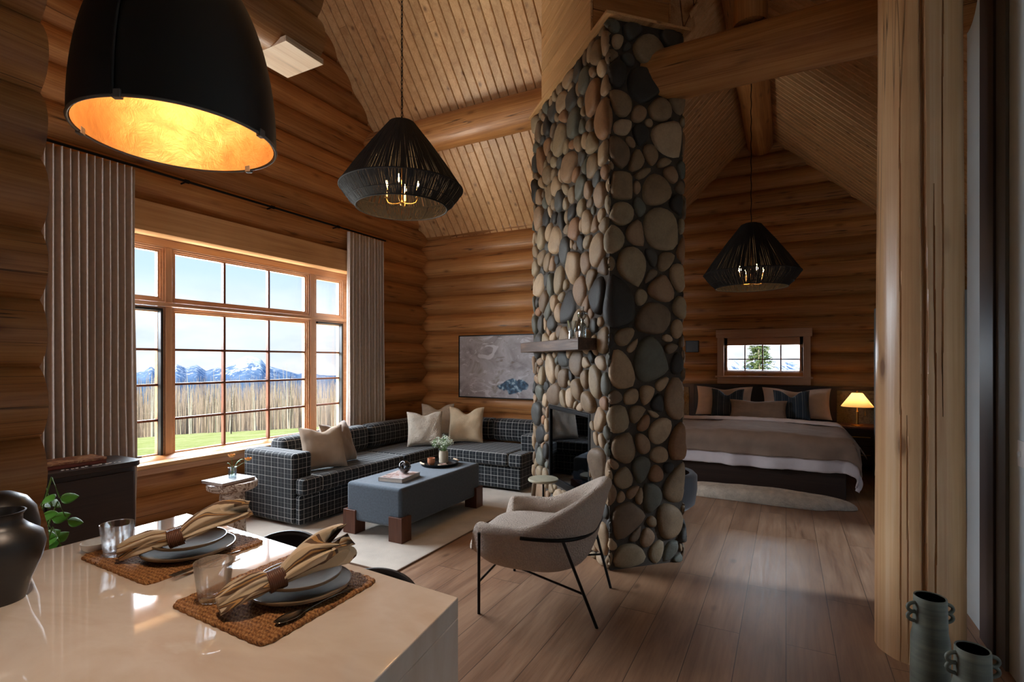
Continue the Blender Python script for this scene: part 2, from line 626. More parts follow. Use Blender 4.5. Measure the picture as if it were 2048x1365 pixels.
MB().box(-5.15, -2.6, 6.06, 1.2, 3.64, 6.16).build('ceiling_kitchen', pine_slope_x, kind='structure')
mb = MB()
mb.add([(-.36, 3.6, 5.0), (2.75, 3.6, 1.9), (2.75, 3.6, 6.1), (-.36, 3.6, 6.1)], [(0, 1, 2, 3)])
mb.add([(-.36, 3.6, 5.0), (-.36, 4.64, 5.0), (-.36, 3.6, 6.1)], [(0, 1, 2)])
mb.add([(1.1, 3.62, 0), (1.1, 3.62, 4), (1.1, 3.98, 4), (1.1, 3.98, 0)], [(0, 1, 2, 3)])
mb.build('wall_gable_infill', deck, solid=.04, kind='structure')

# roof logs
mb = MB()
log(mb, 'x', -5.05, -1.55, 5.15, 4.27, .2, 401)
mb.build('roof_purlin_log', log_x, smooth=50)
tag(bpy.data.objects['roof_purlin_log'], 'thick peeled purlin log under the pale living room ceiling', 'roof beam')
mb = MB()
log(mb, 'x', -1.0, 1.6, 3.95, 3.63, .185, 402)
tag(mb.build('tie_log', log_x, smooth=50), 'thick horizontal tie log between the stone chimney and the big post', 'roof beam')
mb = MB()
log(mb, 'y', 3.6, 8.95, -.35, 4.84, .185, 403)
tag(mb.build('ridge_log', log_y, smooth=50), 'ridge log running under the peak of the bedroom ceiling', 'roof beam')
mb = MB()
log(mb, 'z', 3.812, 4.66, -.22, 3.93, .11, 404)
tag(mb.build('king_post', beam_z, smooth=50), 'short upright log standing on the tie log', 'post')

# big round post on the right with a long drying crack
def post_fn(u, v):
    z_ = u * 6.05
    q = 2 * math.pi * v
    r = .186 - .004 * z_ + .004 * nz(z_ * .8, 3 * math.cos(q), 3 * math.sin(q))
    d = abs(((v - (.735 + .006 * math.sin(z_ * 1.3) + .004 * nz(z_ * 2)) + .5) % 1) - .5)
    if d < .006:
        r -= .028
    elif d < .012:
        r -= .006
    for v0, zz0, zz1, dd0 in ((.655, 0, 3.0, .006), (.775, 0, 2.4, .012), (.81, 1.2, 4, .010), (.685, 0, 1.3, .006)):
        if zz0 < z_ < zz1:
            d2 = abs(v - v0 - .003 * nz(z_ * 1.7, v0 * 90) - .004 * math.sin(z_ + v0 * 50))
            if d2 < .0021 * min(1, 3 * (z_ - zz0), 3 * (zz1 - z_)) + .0003:
                r -= dd0
    return (.605 + r * math.cos(q), 3.34 + r * math.sin(q), z_)


mb = MB()
mb.grid(post_fn, 60, 420, cv=True)
mb.f.append(tuple(reversed(range(420))))
mb.f.append(tuple(range(59 * 420, 60 * 420)))
tag(mb.build('log_post', log_z, smooth=40), 'thick pale peeled log post from floor to ceiling beside the plaster wall', 'post')

# ---------------------------------------------------------------- big window (window_1)
frame_m = fir_y
win = bpy.data.objects.new('window_1', None)
COL.objects.link(win)
win['kind'] = 'structure'


def glass_mat(name, refl=.08, tint=(1, 1, 1, 1), rough=0.0, fk=.6):
    m = bpy.data.materials.new(name)
    m.use_nodes = True
    nt = m.node_tree
    nt.nodes.clear()
    g = N(nt)
    t = g.n('ShaderNodeBsdfTransparent', i_Color=tint)
    gl = g.n('ShaderNodeBsdfGlossy', i_Roughness=rough)
    lw = g.n('ShaderNodeLayerWeight', i_Blend=.35)
    fac = g.math('ADD', g.math('MULTIPLY', lw.outputs[0], fk), refl, clamp=True)
    mx = g.n('ShaderNodeMixShader', i_0=fac, i_1=t, i_2=gl)
    g.n('ShaderNodeOutputMaterial', i_0=mx)
    return m


pane_m = glass_mat('window_glass', .01, fk=.12)
gx = -4.95
Y0, Y1 = 2.12, 4.82
S_ = [(2.25, 2.59), (2.74, 4.18), (4.35, 4.70)]     # glass extents along y
ZT = (2.07, 2.47)
ZB = (.67, 1.935)
# casing: jambs, lintel board, sill, transom, mullions
mb = MB()
mb.box(-4.705, 2.10, 2.585, -5.04, 4.92, 2.835)
mb.build('lintel_board', lintel_m, win, bevel=.004)
mb = MB()
mb.box(-4.72, Y1 + .002, .64, -5.04, Y1 + .07, 2.585)
mb.box(-4.72, Y0 - .07, .64, -5.04, Y0 - .002, 2.585)
mb.build('jamb', lintel_m, win, bevel=.004)
mb = MB()
mb.box(-4.69, Y0 - .1, .595, -5.06, Y1 + .1, .632)
mb.build('sill', lintel_m, win, bevel=.006)
mb = MB()
mb.box(-4.70, Y0 - .1, .545, -4.76, Y1 + .1, .595)
mb.build('apron', fir_y, win, bevel=.003)
mb = MB()
for a, b_ in ((2.59, 2.74), (4.18, 4.35)):
    c = (a + b_) / 2
    mb.box(gx + .056, c - .03, .633, gx - .07, c + .03, 2.512)
mb.build('mullion', fir_z, win, bevel=.004)
mb = MB()
mb.box(-4.90, Y0, 2.513, -5.03, Y1, 2.59)
mb.box(-4.90, Y0, .632, -5.03, 2.206, 2.513)
mb.box(-4.90, 4.744, .632, -5.03, Y1, 2.513)
mb.build('head_frame', fir_y, win, bevel=.004)
mb = MB()
mb.box(gx + .075, Y0, 1.985, gx - .07, Y1, 2.02)
mb.build('transom', fir_y, win, bevel=.004)


def sash(y0, y1, z0, z1, ycuts, zcuts, fm, name, steps=3, w_=.045):
    """stepped frame round a glass opening, muntins and glass"""
    mb = MB()
    for i in range(steps):
        o0, o1 = w_ * i / steps, w_ * (i + 1) / steps
        xx = gx + .015 + .014 * i
        mb.box(gx - .03, y0 - o1, z0 - o1, xx, y0 - o0, z1 + o1)
        mb.box(gx - .03, y1 + o0, z0 - o1, xx, y1 + o1, z1 + o1)
        mb.box(gx - .03, y0 - o0, z0 - o1, xx, y1 + o0, z0 - o0)
        mb.box(gx - .03, y0 - o0, z1 + o0, xx, y1 + o0, z1 + o1)
    s = mb.build(name, fm, win)
    if ycuts or zcuts:
        mb = MB()
        for c in ycuts:
            mb.box(gx - .02, c - .011, z0, gx + .018, c + .011, z1)
        for c in zcuts:
            mb.box(gx - .02, y0, c - .010, gx + .017, y1, c + .010)
        mb.build('muntin', muntin_m, s)
    MB().box(gx - .004, y0 - .005, z0 - .005, gx, y1 + .005, z1 + .005).build('pane', pane_m, s)
    return s


muntin_m = plain('muntin_brown', srgb(112, 66, 44), .45, var=.04)
ins_m = plain('insect_screen_black', srgb(22, 20, 20), .5)
for i, (a, b_) in enumerate(S_):
    yc = [3.21, 3.71] if i == 1 else []
    sash(a, b_, *ZT, yc, [], fir_y, 'window_frame')
    f_ = sash(a, b_, *ZB, yc, [1.285 + .315 * q for q in (-1, 0, 1)], fir_y, 'window_frame')
    if i != 1:
        mb = MB()
        s1 = b_ + .0 if i == 0 else b_
        mb.box(gx + .01, b_ + .002, .66, gx + .062, b_ + .022, 1.95)
        mb.box(gx + .01, a - .02, 1.945, gx + .062, b_ + .02, 1.965)
        mb.box(gx + .01, a - .02, .642, gx + .062, b_ + .02, .660)
        mb.build('screen_track', ins_m, f_)
mb = MB()
mb.box(-4.90, 2.26, .64, -4.845, 2.40, .672)
mb.tube([(-4.85, 2.30, .675), (-4.82, 2.34, .69), (-4.815, 2.40, .685)], .008)
mb.build('crank_handle', ins_m, win)

# ---------------------------------------------------------------- bedroom window (window_2)
win2 = bpy.data.objects.new('window_2', None)
COL.objects.link(win2)
win2['kind'] = 'structure'
fy = 8.74
mb = MB()
mb.box(-.98, fy, 1.86, .34, fy + .30, 1.985)
mb.build('head_casing', fir_x, win2, bevel=.003)
mb = MB()
mb.box(-.96, fy, 1.25, -.865, fy + .28, 1.86)
mb.box(.225, fy, 1.25, .32, fy + .28, 1.86)
mb.build('side_casing', fir_z, win2, bevel=.003)
mb = MB()
mb.box(-.99, fy - .02, 1.235, .35, fy + .28, 1.262)
mb.box(-.96, fy + .004, 1.14, .32, fy + .2, 1.235)
mb.build('sill', fir_x, win2, bevel=.003)
mb = MB()
mb.box(-.865, fy + .1, 1.74, .225, fy + .28, 1.86)
mb.box(-.865, fy + .1, 1.262, .225, fy + .28, 1.30)
mb.box(-.865, fy + .1, 1.262, -.82, fy + .28, 1.86)
mb.box(.18, fy + .1, 1.262, .225, fy + .28, 1.86)
mb.build('window_frame', fir_x, win2, bevel=.003)
mb = MB()
for q in (1, 2, 3):
    c = -.82 + q * .25
    mb.box(c - .009, fy + .16, 1.30, c + .009, fy + .2, 1.74)
mb.box(-.82, fy + .158, 1.515, .18, fy + .2, 1.531)
mb.build('muntin', muntin_m, win2)
MB().box(-.83, fy + .175, 1.29, .19, fy + .179, 1.75).build('pane', pane_m, win2)
mb = MB()
mb.box(-.86, fy + .09, 1.35, -.845, fy + .13, 1.70)
mb.box(.205, fy + .09, 1.35, .22, fy + .13, 1.70)
mb.box(-.38, fy + .06, 1.268, -.26, fy + .12, 1.285)
mb.build('latch', ins_m, win2, bevel=.003)

# garden door glass, glass of the added kitchen and nook windows (hidden from the photograph, they let the daylight in)
d1 = bpy.data.objects.new('door_1', None)
COL.objects.link(d1)
d1['kind'] = 'structure'
mb = MB()
mb.box(2.53, 3.8, 0, 2.6, 3.88, 2.2)
mb.box(2.53, 5.22, 0, 2.6, 5.3, 2.2)
mb.box(2.53, 3.88, 2.12, 2.6, 5.22, 2.2)
mb.box(2.53, 3.88, 0, 2.6, 5.22, .1)
mb.build('door_frame', fir_z, d1)
MB().box(2.56, 3.88, .1, 2.565, 5.22, 2.12).build('door_glass', pane_m, d1)
w3 = bpy.data.objects.new('kitchen_fill_window', None)  # unseen window, added for the kitchen fill light
COL.objects.link(w3)
w3['kind'] = 'structure'
mb = MB()
mb.box(-3.3, -2.47, 1.4, -3.24, -2.38, 2.4)
mb.box(-2.46, -2.47, 1.4, -2.4, -2.38, 2.4)
mb.box(-3.24, -2.47, 2.34, -2.46, -2.38, 2.4)
mb.box(-3.24, -2.47, 1.4, -2.46, -2.38, 1.46)
mb.build('window_frame', fir_x, w3)
MB().box(-3.24, -2.43, 1.46, -2.46, -2.425, 2.34).build('pane', pane_m, w3)

w4 = bpy.data.objects.new('nook_fill_window', None)  # unseen window, added so the nook fill can reach the curtain
COL.objects.link(w4)
w4['kind'] = 'structure'
mb = MB()
mb.box(-4.7, -1.72, .9, -4.6, -1.63, 2.9)
mb.box(-3.3, -1.72, .9, -3.2, -1.63, 2.9)
mb.box(-4.6, -1.72, 2.8, -3.3, -1.63, 2.9)
mb.box(-4.6, -1.72, .9, -3.3, -1.63, 1.0)
mb.build('window_frame', fir_x, w4)
MB().box(-4.6, -1.68, 1.0, -3.3, -1.675, 2.8).build('pane', pane_m, w4)

# ---------------------------------------------------------------- river-stone chimney, turned 45 degrees
CC = Vector((-1.115, 3.56, 0))
UL = Vector((-.7071, .7071, 0))     # along the hearth face (towards the window wall)
UR = Vector((.7071, .7071, 0))      # along the narrow right face
LW, RW, CH = 1.65, .66, 3.95
chim = thing('stone_chimney', 'tall rounded river-stone chimney standing diagonally between living room and bedroom', 'chimney', (CC.x, CC.y, 0), R(45))
# chimney local frame: x = UR, y = UL ; near corner at the origin
OP = (.336, 1.219, .38, 1.09)       # opening y0,y1,z0,z1 on the x=0 face


def cpt(u, z, h):
    """unrolled coordinate -> local point; u=0 near corner, u<0 along the hearth face, u>0 along the right face"""
    Lp = 2 * (LW + RW)
    u = (u + LW) % Lp - LW
    ins = .03
    r = .06
    segs = [(-LW, 0), (0, RW), (RW, RW + LW), (RW + LW, 2 * RW + LW)]
    if u < 0:
        i, s, L = 0, -u, LW
        P, T, Nn = Vector((ins, s, 0)), Vector((0, -1, 0)), Vector((-1, 0, 0))
        dprev, dnext = s - 0, LW - s        # distance to corner at u=0 / far corner
        near, far = (Vector((1, 0, 0)), dprev), (Vector((1, 0, 0)), dnext)
        n1, n2 = Vector((0, -1, 0)), Vector((0, 1, 0))
    elif u < RW:
        s = u
        P, Nn = Vector((s, ins, 0)), Vector((0, -1, 0))
        n1, n2 = Vector((-1, 0, 0)), Vector((1, 0, 0))
        dprev, dnext = s, RW - s
    elif u < RW + LW:
        s = u - RW
        P, Nn = Vector((RW - ins, s, 0)), Vector((1, 0, 0))
        n1, n2 = Vector((0, -1, 0)), Vector((0, 1, 0))
        dprev, dnext = s, LW - s
    else:
        s = u - RW - LW
        P, Nn = Vector((RW - s, LW - ins, 0)), Vector((0, 1, 0))
        n1, n2 = Vector((1, 0, 0)), Vector((-1, 0, 0))
        dprev, dnext = s, RW - s
    Nm = Nn.copy()
    for d, nn in ((dprev, n1), (dnext, n2)):
        if d < r:
            q = (1 - d / r) * R(45)
            Nm = (Nn * math.cos(q) + nn * math.sin(q)).normalized()
            # pull the point onto a rounded corner
            P = P - Nn * (r * (1 - math.cos(q))) - nn * (0 if d > r else max(0, ins * (1 - d / r)))
    P = P + Nm * h
    P.z = z
    return P


rs = np.random.RandomState(11)
Lp = 2 * (LW + RW)
pts = []
tries = 0
while tries < 16000:
    tries += 1
    u, z_ = rs.uniform(0, Lp), rs.uniform(0, CH)
    big = rs.choice([.10, .15, .20, .25], p=[.22, .30, .28, .20]) * (1.12 if u < RW else .96)
    if tries > 9000:
        big = rs.choice([.07, .10, .13])
    ok = True
    for (pu, pz, pr_) in pts:
        du = abs(pu - u)
        du = min(du, Lp - du)
        if (du * 1.12) ** 2 + (pz - z_) ** 2 < ((big + pr_) * .53) ** 2:
            ok = False
            break
    if ok:
        pts.append((u, z_, big))
PT = np.array(pts)


def clip(poly, px, pz, nx_, nz_):
    """keep the side where (p-(px,pz)).(nx,nz) <= 0"""
    o = []
    n = len(poly)
    for i in range(n):
        a, b_ = poly[i], poly[(i + 1) % n]
        da = (a[0] - px) * nx_ + (a[1] - pz) * nz_
        db = (b_[0] - px) * nx_ + (b_[1] - pz) * nz_
        if da <= 0:
            o.append(a)
        if (da < 0 < db) or (db < 0 < da):
            t = da / (da - db)
            o.append((a[0] + (b_[0] - a[0]) * t, a[1] + (b_[1] - a[1]) * t))
    return o


stones = MB()
for i in range(len(PT)):
    u, z_, r_ = PT[i]
    poly = [(-.25, -.25), (.25, -.25), (.25, .25), (-.25, .25)]
    du = (PT[:, 0] - u + Lp / 2) % Lp - Lp / 2
    dz = PT[:, 1] - z_
    dd = du ** 2 + dz ** 2
    for j in np.argsort(dd)[1:22]:
        x_, y_ = du[j], dz[j]
        L = math.sqrt(dd[j])
        t = .5 + .5 * (r_ ** 2 - PT[j, 2] ** 2) / (L * L) * .55
        t = min(.75, max(.25, t))
        poly = clip(poly, x_ * t - x_ / L * .0055, y_ * t - y_ / L * .0055, x_ / L, y_ / L)
        if len(poly) < 3:
            break
    if len(poly) < 3:
        continue
    poly = [(a + u, b_ + z_) for a, b_ in poly]
    poly = clip(poly, 0, .0, 0, -1)
    poly = clip(poly, 0, CH - .005, 0, 1)
    # hearth opening, on the u<0 side: s = -u
    uu = (u + LW) % Lp - LW
    sh = uu - u
    poly = [(a + sh, b_) for a, b_ in poly]
    if uu < 0:
        s = -uu
        a0, a1, b0, b1 = OP[0] - .005, OP[1] + .005, OP[2] - .005, OP[3] + .005
        ds = [(a0 - s, 0), (s - a1, 1), (b0 - z_, 2), (z_ - b1, 3)]
        mx, side = max(ds)
        if mx < -.07:
            continue
        if poly and min(-q[0] for q in poly) < a1 and max(-q[0] for q in poly) > a0 and min(q[1] for q in poly) < b1 and max(q[1] for q in poly) > b0:
            if side == 0:
                poly = clip(poly, -a0, 0, -1, 0)
            elif side == 1:
                poly = clip(poly, -a1, 0, 1, 0)
            elif side == 2:
                poly = clip(poly, 0, b0, 0, 1)
            else:
                poly = clip(poly, 0, b1, 0, -1)
    if len(poly) < 3:
        continue
    # round the outline
    for _ in range(2):
        q = []
        for k_ in range(len(poly)):
            a, b_ = poly[k_], poly[(k_ + 1) % len(poly)]
            q += [(a[0] * .72 + b_[0] * .28, a[1] * .72 + b_[1] * .28), (a[0] * .28 + b_[0] * .72, a[1] * .28 + b_[1] * .72)]
        poly = q
    cx = sum(a for a, _ in poly) / len(poly)
    cz = sum(b_ for _, b_ in poly) / len(poly)
    # resample by angle to 22 points
    pa = sorted((math.atan2(b_ - cz, a - cx), math.hypot(a - cx, b_ - cz)) for a, b_ in poly)
    n = 20
    ang = [-math.pi + 2 * math.pi * k_ / n for k_ in range(n)]
    xs = [a for a, _ in pa]
    ys = [b_ for _, b_ in pa]
    xs = [xs[-1] - 2 * math.pi] + xs + [xs[0] + 2 * math.pi]
    ys = [ys[-1]] + ys + [ys[0]]
    rad = list(np.interp(ang, xs, ys))
    size = sum(rad) / n
    if size < .014:
        continue
    H = min(.042, .014 + size * .30) * rs.uniform(.8, 1.2)
    tx, tz = rs.uniform(-.12, .12, 2)
    rings = [(1.0, -.2), (1.0, .0), (.975, .36), (.90, .70), (.74, .90), (.45, .99)]
    vs, fs = [], []
    for f_, hh in rings:
        for k_ in range(n):
            a = cx + rad[k_] * f_ * math.cos(ang[k_])
            b_ = cz + rad[k_] * f_ * math.sin(ang[k_])
            h = H * hh
            if hh > 0:
                h += .10 * H * nz(a * 9 + i, b_ * 9) + .05 * H * nz(a * 30, b_ * 30, i) + (a - cx) * tx + (b_ - cz) * tz
            vs.append(cpt(a, b_, h))
    vs.append(cpt(cx, cz, H * (1.0 + .1 * nz(cx * 9 + i, cz * 9))))
    m_ = len(rings)
    for a in range(m_ - 1):
        for k_ in range(n):
            fs.append((a * n + k_, a * n + (k_ + 1) % n, (a + 1) * n + (k_ + 1) % n, (a + 1) * n + k_))
    for k_ in range(n):
        fs.append(((m_ - 1) * n + k_, (m_ - 1) * n + (k_ + 1) % n, m_ * n))
    stones.add(vs, fs)

m, g, p = new_mat('river_stone')
tcn = g.n('ShaderNodeTexCoord').outputs['Object']
rnd = g.n('ShaderNodeNewGeometry').outputs['Random Per Island']
base = g.ramp(rnd, [(0, srgb(150, 132, 106)), (.16, srgb(138, 116, 90)), (.3, srgb(168, 142, 112)), (.42, srgb(118, 98, 78)), (.52, srgb(74, 72, 68)), (.62, srgb(150, 122, 96)), (.72, srgb(98, 98, 88)), (.8, srgb(176, 152, 124)), (.88, srgb(50, 47, 44)), (.95, srgb(146, 108, 78)), (1, srgb(120, 116, 106))], 'CONSTANT')
off = g.n('ShaderNodeVectorMath', operation='ADD', i_0=tcn, i_1=g.n('ShaderNodeCombineXYZ', i_0=g.math('MULTIPLY', rnd, 50)).outputs[0]).outputs[0]
n1 = g.noise(off, 9, 5, .6)
n2 = g.noise(off, 70, 4, .7)
col = g.mix(.55, base, g.ramp(n1, [(.3, (.55, .5, .46, 1)), (.55, (1, .98, .95, 1)), (.75, (1.0, .93, .82, 1))]), 'MULTIPLY')
col = g.mix(.25, col, g.ramp(n2, [(.35, (.4, .4, .4, 1)), (.65, (1, 1, 1, 1))]), 'MULTIPLY')
g.set(p, 'Base Color', col)
g.set(p, 'Roughness', .62)
g.set(p, 'Specular IOR Level', .35)
g.set(p, 'Normal', g.bump(g.math('ADD', n2, g.math('MULTIPLY', n1, 2)), .35, .006))
stone_m = m
stones.build('river_stones', stone_m, chim, smooth=180)
mortar = plain('mortar', srgb(66, 57, 48), .9, var=.12, bump=.6, bscale=90, bdist=.006)
mb = MB()
i_ = .026
a0, a1, b0, b1 = OP
mb.box(i_ + .42, i_, 0, RW - i_, LW - i_, CH)
mb.box(i_, i_, 0, i_ + .42, a0, CH)
mb.box(i_, a1, 0, i_ + .42, LW - i_, CH)
mb.box(i_, a0, 0, i_ + .42, a1, b0)
mb.box(i_, a0, b1, i_ + .42, a1, CH)
mb.build('mortar_core', mortar, chim)

# firebox insert
fire = thing('fireplace_insert', 'black framed glass fireplace insert set into the stone chimney', 'fireplace', (CC.x, CC.y, 0), R(45))
blk = plain('black_metal', srgb(20, 20, 22), .4, metal=.6, var=.02)
blk_in = plain('firebox_dark', srgb(34, 33, 34), .8, var=.05)
mb = MB()
w_ = .035
mb.box(.02, a0 + .003, b0 + .003, .05, a0 + w_, b1 - .003)
mb.box(.02, a1 - w_, b0 + .003, .05, a1 - .003, b1 - .003)
mb.box(.02, a0 + w_, b1 - w_, .05, a1 - w_, b1 - .003)
mb.box(.02, a0 + w_, b0 + .003, .05, a1 - w_, b0 + .06)
mb.build('frame', blk, fire, bevel=.004)
mb = MB()
mb.box(.05, a0 + .005, b0 + .005, .44, a0 + .02, b1 - .005)
mb.box(.05, a1 - .02, b0 + .005, .44, a1 - .005, b1 - .005)
mb.box(.05, a0 + .02, b0 + .005, .44, a1 - .02, b0 + .02)
mb.box(.05, a0 + .02, b1 - .02, .44, a1 - .02, b1 - .005)
mb.box(.42, a0 + .02, b0 + .02, .44, a1 - .02, b1 - .02)
for q in range(9):
    mb.box(.412, a0 + .02, b0 + .09 + q * .065, .42, a1 - .02, b0 + .094 + q * .065)
mb.build('firebox', blk_in, fire)
MB().box(.034, a0 + w_, b0 + .06, .037, a1 - w_, b1 - w_).build('glass', glass_mat('fire_glass', .06, (.55, .6, .66, 1)), fire)
char = plain('charred_log', srgb(92, 86, 82), .9, var=.25, vscale=20, bump=.8, bscale=40, bdist=.01)
for (p0, p1, r_) in (((.16, .5, .44), (.2, 1.0, .45), .035), ((.24, .55, .47), (.14, .9, .50), .03), ((.14, .75, .50), (.3, .62, .56), .026), ((.27, .48, .45), (.27, 1.05, .46), .04)):
    mb = MB()
    P0, P1 = Vector(p0), Vector(p1)
    pl = [P0.lerp(P1, t / 7) + Vector((0, 0, .01 * nz(t, r_ * 90))) for t in range(8)]
    mb.tube(pl, [r_ * (1 + .2 * nz(t * 1.3, r_ * 50)) for t in range(8)], 12)
    mb.build('fire_log', char, fire, smooth=60)

# soffit board on top of the stones and boxed pine chase above
sof = wood('pine_diag', 1, PINEC, along=.7, across=12, rough=.4, island=.10, knots=.9, cracks=0, kscale=2.6, bump=.1)
t_ = thing('chimney_cap_board', 'thin pine board lying over the top of the stone chimney', 'trim board', (CC.x, CC.y, 0), R(45))
mb = MB()
mb.box(-.025, -.025, CH, RW + .02, LW + .02, CH + .022)
mb.build('board', sof, t_, bevel=.003)
ch = thing('pine_chase', 'boxed pine board chase rising from the chimney cap to the ceiling', 'chimney chase', (CC.x, CC.y, 0), R(45))
mb = MB()
z_ = CH + .031
while z_ < 6.0:
    mb.box(-.02, .24, z_ + .002, 0, 1.30, z_ + .11)
    z_ += .112
mb.build('side_boards', sof, ch, bevel=.004, bseg=1)
sofx = wood('pine_diag_x', 0, LOGC, along=.7, across=12, rough=.4, island=.10, knots=.6, cracks=0, bump=.1)
mb = MB()
z_ = CH + .031
while z_ < 6.0:
    mb.box(0, .24, z_ + .002, RW, .26, z_ + .17)
    mb.box(0, 1.28, z_ + .002, RW, 1.30, z_ + .17)
    mb.box(RW, .24, z_ + .002, RW + .02, 1.30, z_ + .17)
    z_ += .172
mb.build('end_boards', sofx, ch, bevel=.004, bseg=1)

# mantel beam
t_ = thing('mantel_shelf', 'rough dark wooden mantel beam fixed across the stone chimney', 'mantel', (CC.x - .7071 * .06 + UL.x * .86, CC.y - .7071 * .06 + UL.y * .86, 1.58), R(135))
mb = MB()
mb.box(-.68, -.06, 0, .68, .09, .09)
mb.build('beam', mantel_m, t_, bevel=.006)
# ---------------------------------------------------------------- curtains and rod
linen = plain('curtain_linen', srgb(206, 194, 184), .9, var=.04, vscale=30, bump=.15, bscale=300, bdist=.001)
rod_m = plain('rod_black', srgb(16, 15, 16), .4, metal=.7, var=.01)
CXR = -4.65
rod = thing('curtain_rod', 'long black curtain rod above the big window', 'curtain rod', (CXR, 3.3, 3.075))
MB().tube([(0, -2.2, 0), (0, 1.93, 0)], .011, 10).build('pole', rod_m, rod, smooth=60)
for yy in (.0 - .62, .24 + .0, 1.12):
    mb = MB()
    mb.tube([(0, yy, 0), (-.13, yy, -.01)], .008, 8)
    mb.tube([(.0, yy - .018, 0), (0, yy + .018, 0)], .017, 12)
    mb.lathe([(.03, -.005), (.03, .005)], 14, M=Matrix.Translation((-.135, yy, -.01)) @ Matrix.Rotation(R(90), 4, 'Y'))
    mb.build('bracket', rod_m, rod, smooth=40)


def curtain(y0, y1, nf, label, seed, spread):
    t = thing('curtain', label, 'curtain', (CXR, (y0 + y1) / 2, 0), group=None)
    rg = random.Random(seed)
    ph = [rg.uniform(-.25, .25) for _ in range(nf + 2)]

    def fn(u, v):
        z_ = .02 + v * 3.03
        k_ = u * nf
        i0 = int(min(k_, nf))
        wv = math.sin(2 * math.pi * (k_ + .18 * (1 - v) * nz(k_ * .7, v * 2, seed)))
        amp = .038 * (1 + .35 * (1 - v)) * (1 + .3 * ph[i0])
        yy = (u - .5) * (y1 - y0) * (1 + spread * (1 - v) ** 1.5)
        yy += .012 * math.sin(4 * math.pi * k_) * .6 + .02 * (1 - v) * nz(u * 5, v * 2, seed + 3)
        xx = amp * (abs(wv) ** .75) * (1 if wv > 0 else -1) + .02 * (1 - v) * nz(u * 3, v * 1.5, seed + 9)
        return (xx, yy, z_)
    mb = MB()
    mb.grid(fn, nf * 14 + 1, 26)
    mb.build('drape', linen, t, smooth=180, solid=.003)
    return t


curtain(1.42, 2.27, 17, 'pale grey linen curtain on the left side of the big window, behind the dark cabinet', 3, .02)
curtain(4.56, 5.19, 12, 'pale grey linen curtain on the right side of the big window, behind the sofa', 8, .10)

# ---------------------------------------------------------------- rug
rugm = plain('rug_wool', srgb(200, 188, 174), .95, var=.07, vscale=3.5, bump=.6, bscale=160, bdist=.004)
rg_ = thing('area_rug', 'large pale greige wool rug under the ottoman and sofa', 'rug', (-3.47, 4.35, 0))
mb = MB()
mb.box(-1.03, -1.53, 0, 1.03, 1.55, .012)
mb.build('pile', rugm, rg_, bevel=.006)
mb = MB()
mb.tube([(-1.03, -1.53, .006), (1.03, -1.53, .006), (1.03, 1.55, .006)], .005, 6)
mb.build('binding', plain('rug_binding', srgb(150, 128, 110), .9), rg_, smooth=60)


# ---------------------------------------------------------------- plaid fabric
def plaid(name, base=(22, 25, 29), per=.088, line=(205, 205, 200)):
    m, g, p = new_mat(name)
    tcn = g.n('ShaderNodeTexCoord').outputs['Object']
    sp = g.n('ShaderNodeSeparateXYZ', i_0=tcn)
    nn = g.n('ShaderNodeSeparateXYZ', i_0=g.n('ShaderNodeTexCoord').outputs['Normal'])
    tot, tot2 = None, None
    for ax in range(3):
        c_ = sp.outputs[ax]
        wob = g.math('ADD', c_, .013 + .02 * ax)
        fr = g.math('ABSOLUTE', g.math('SUBTRACT', g.math('FRACT', g.math('DIVIDE', wob, per)), .5))
        l1 = g.math('LESS_THAN', fr, .021)
        l2 = g.math('GREATER_THAN', fr, .483)
        na = g.math('LESS_THAN', g.math('ABSOLUTE', nn.outputs[ax]), .75)
        l1 = g.math('MULTIPLY', l1, na)
        l2 = g.math('MULTIPLY', l2, na)
        tot = l1 if tot is None else g.math('MAXIMUM', tot, l1)
        tot2 = l2 if tot2 is None else g.math('MAXIMUM', tot2, l2)
    f = g.noise(tcn, 220, 2)
    b_ = g.ramp(f, [(.3, srgb(*[c * .75 for c in base])), (.7, srgb(*[c * 1.35 for c in base]))])
    b_ = g.mix(g.math('MULTIPLY', tot2, .22), b_, srgb(*line))
    b_ = g.mix(g.math('MULTIPLY', tot, .72), b_, srgb(*line))
    g.set(p, 'Base Color', b_)
    g.set(p, 'Roughness', .85)
    g.set(p, 'Specular IOR Level', .25)
    g.set(p, 'Sheen Weight', .15)
    g.set(p, 'Normal', g.bump(f, .25, .001))
    return m


plaid_m = plaid('plaid_wool')
sofa = thing('sectional_sofa', 'L-shaped charcoal sofa with a white windowpane check under the big window', 'sofa', (-4.1, 4.6, .012))
SX, SY, SZ = -4.1, 4.6, .012


def sb(name, x0, y0, z0, x1, y1, z1, bev=.03, mat=None, puff=0, parent=None):
    """soft box in world coordinates, parented to the sofa"""
    mb = MB().box(x0 - SX, y0 - SY, z0, x1 - SX, y1 - SY, z1)
    return mb.build(name, mat or plaid_m, parent or sofa, bevel=bev, bseg=4)


XB, XF, YB_, YF = -4.56, -3.79, 6.08, 5.17
sb('base', XB, 3.37, .03, XF, YB_, .285, .015)
sb('base', XF + .003, YF, .03, -2.63, YB_, .285, .015)
sb('base_front', -3.85, 3.16, .03, XF, 3.367, .285, .015)
sb('arm', XB, 3.15, .025, -3.86, 3.36, .655, .035)
sb('arm', -2.76, 5.42, .287, -2.55, YB_, .62, .03)
sb('seat_cushion', -4.35, 3.365, .29, -3.74, 4.52, .44, .035)
sb('seat_cushion', -4.35, 4.525, .29, -3.74, 5.85, .44, .035)
sb('seat_cushion', -3.735, 5.12, .29, -2.77, 5.86, .44, .035)
sb('seat_cushion', -3.86, 3.16, .29, -3.742, 3.36, .44, .03)
sb('seat_cushion', -2.765, 5.12, .29, -2.59, 5.41, .44, .03)


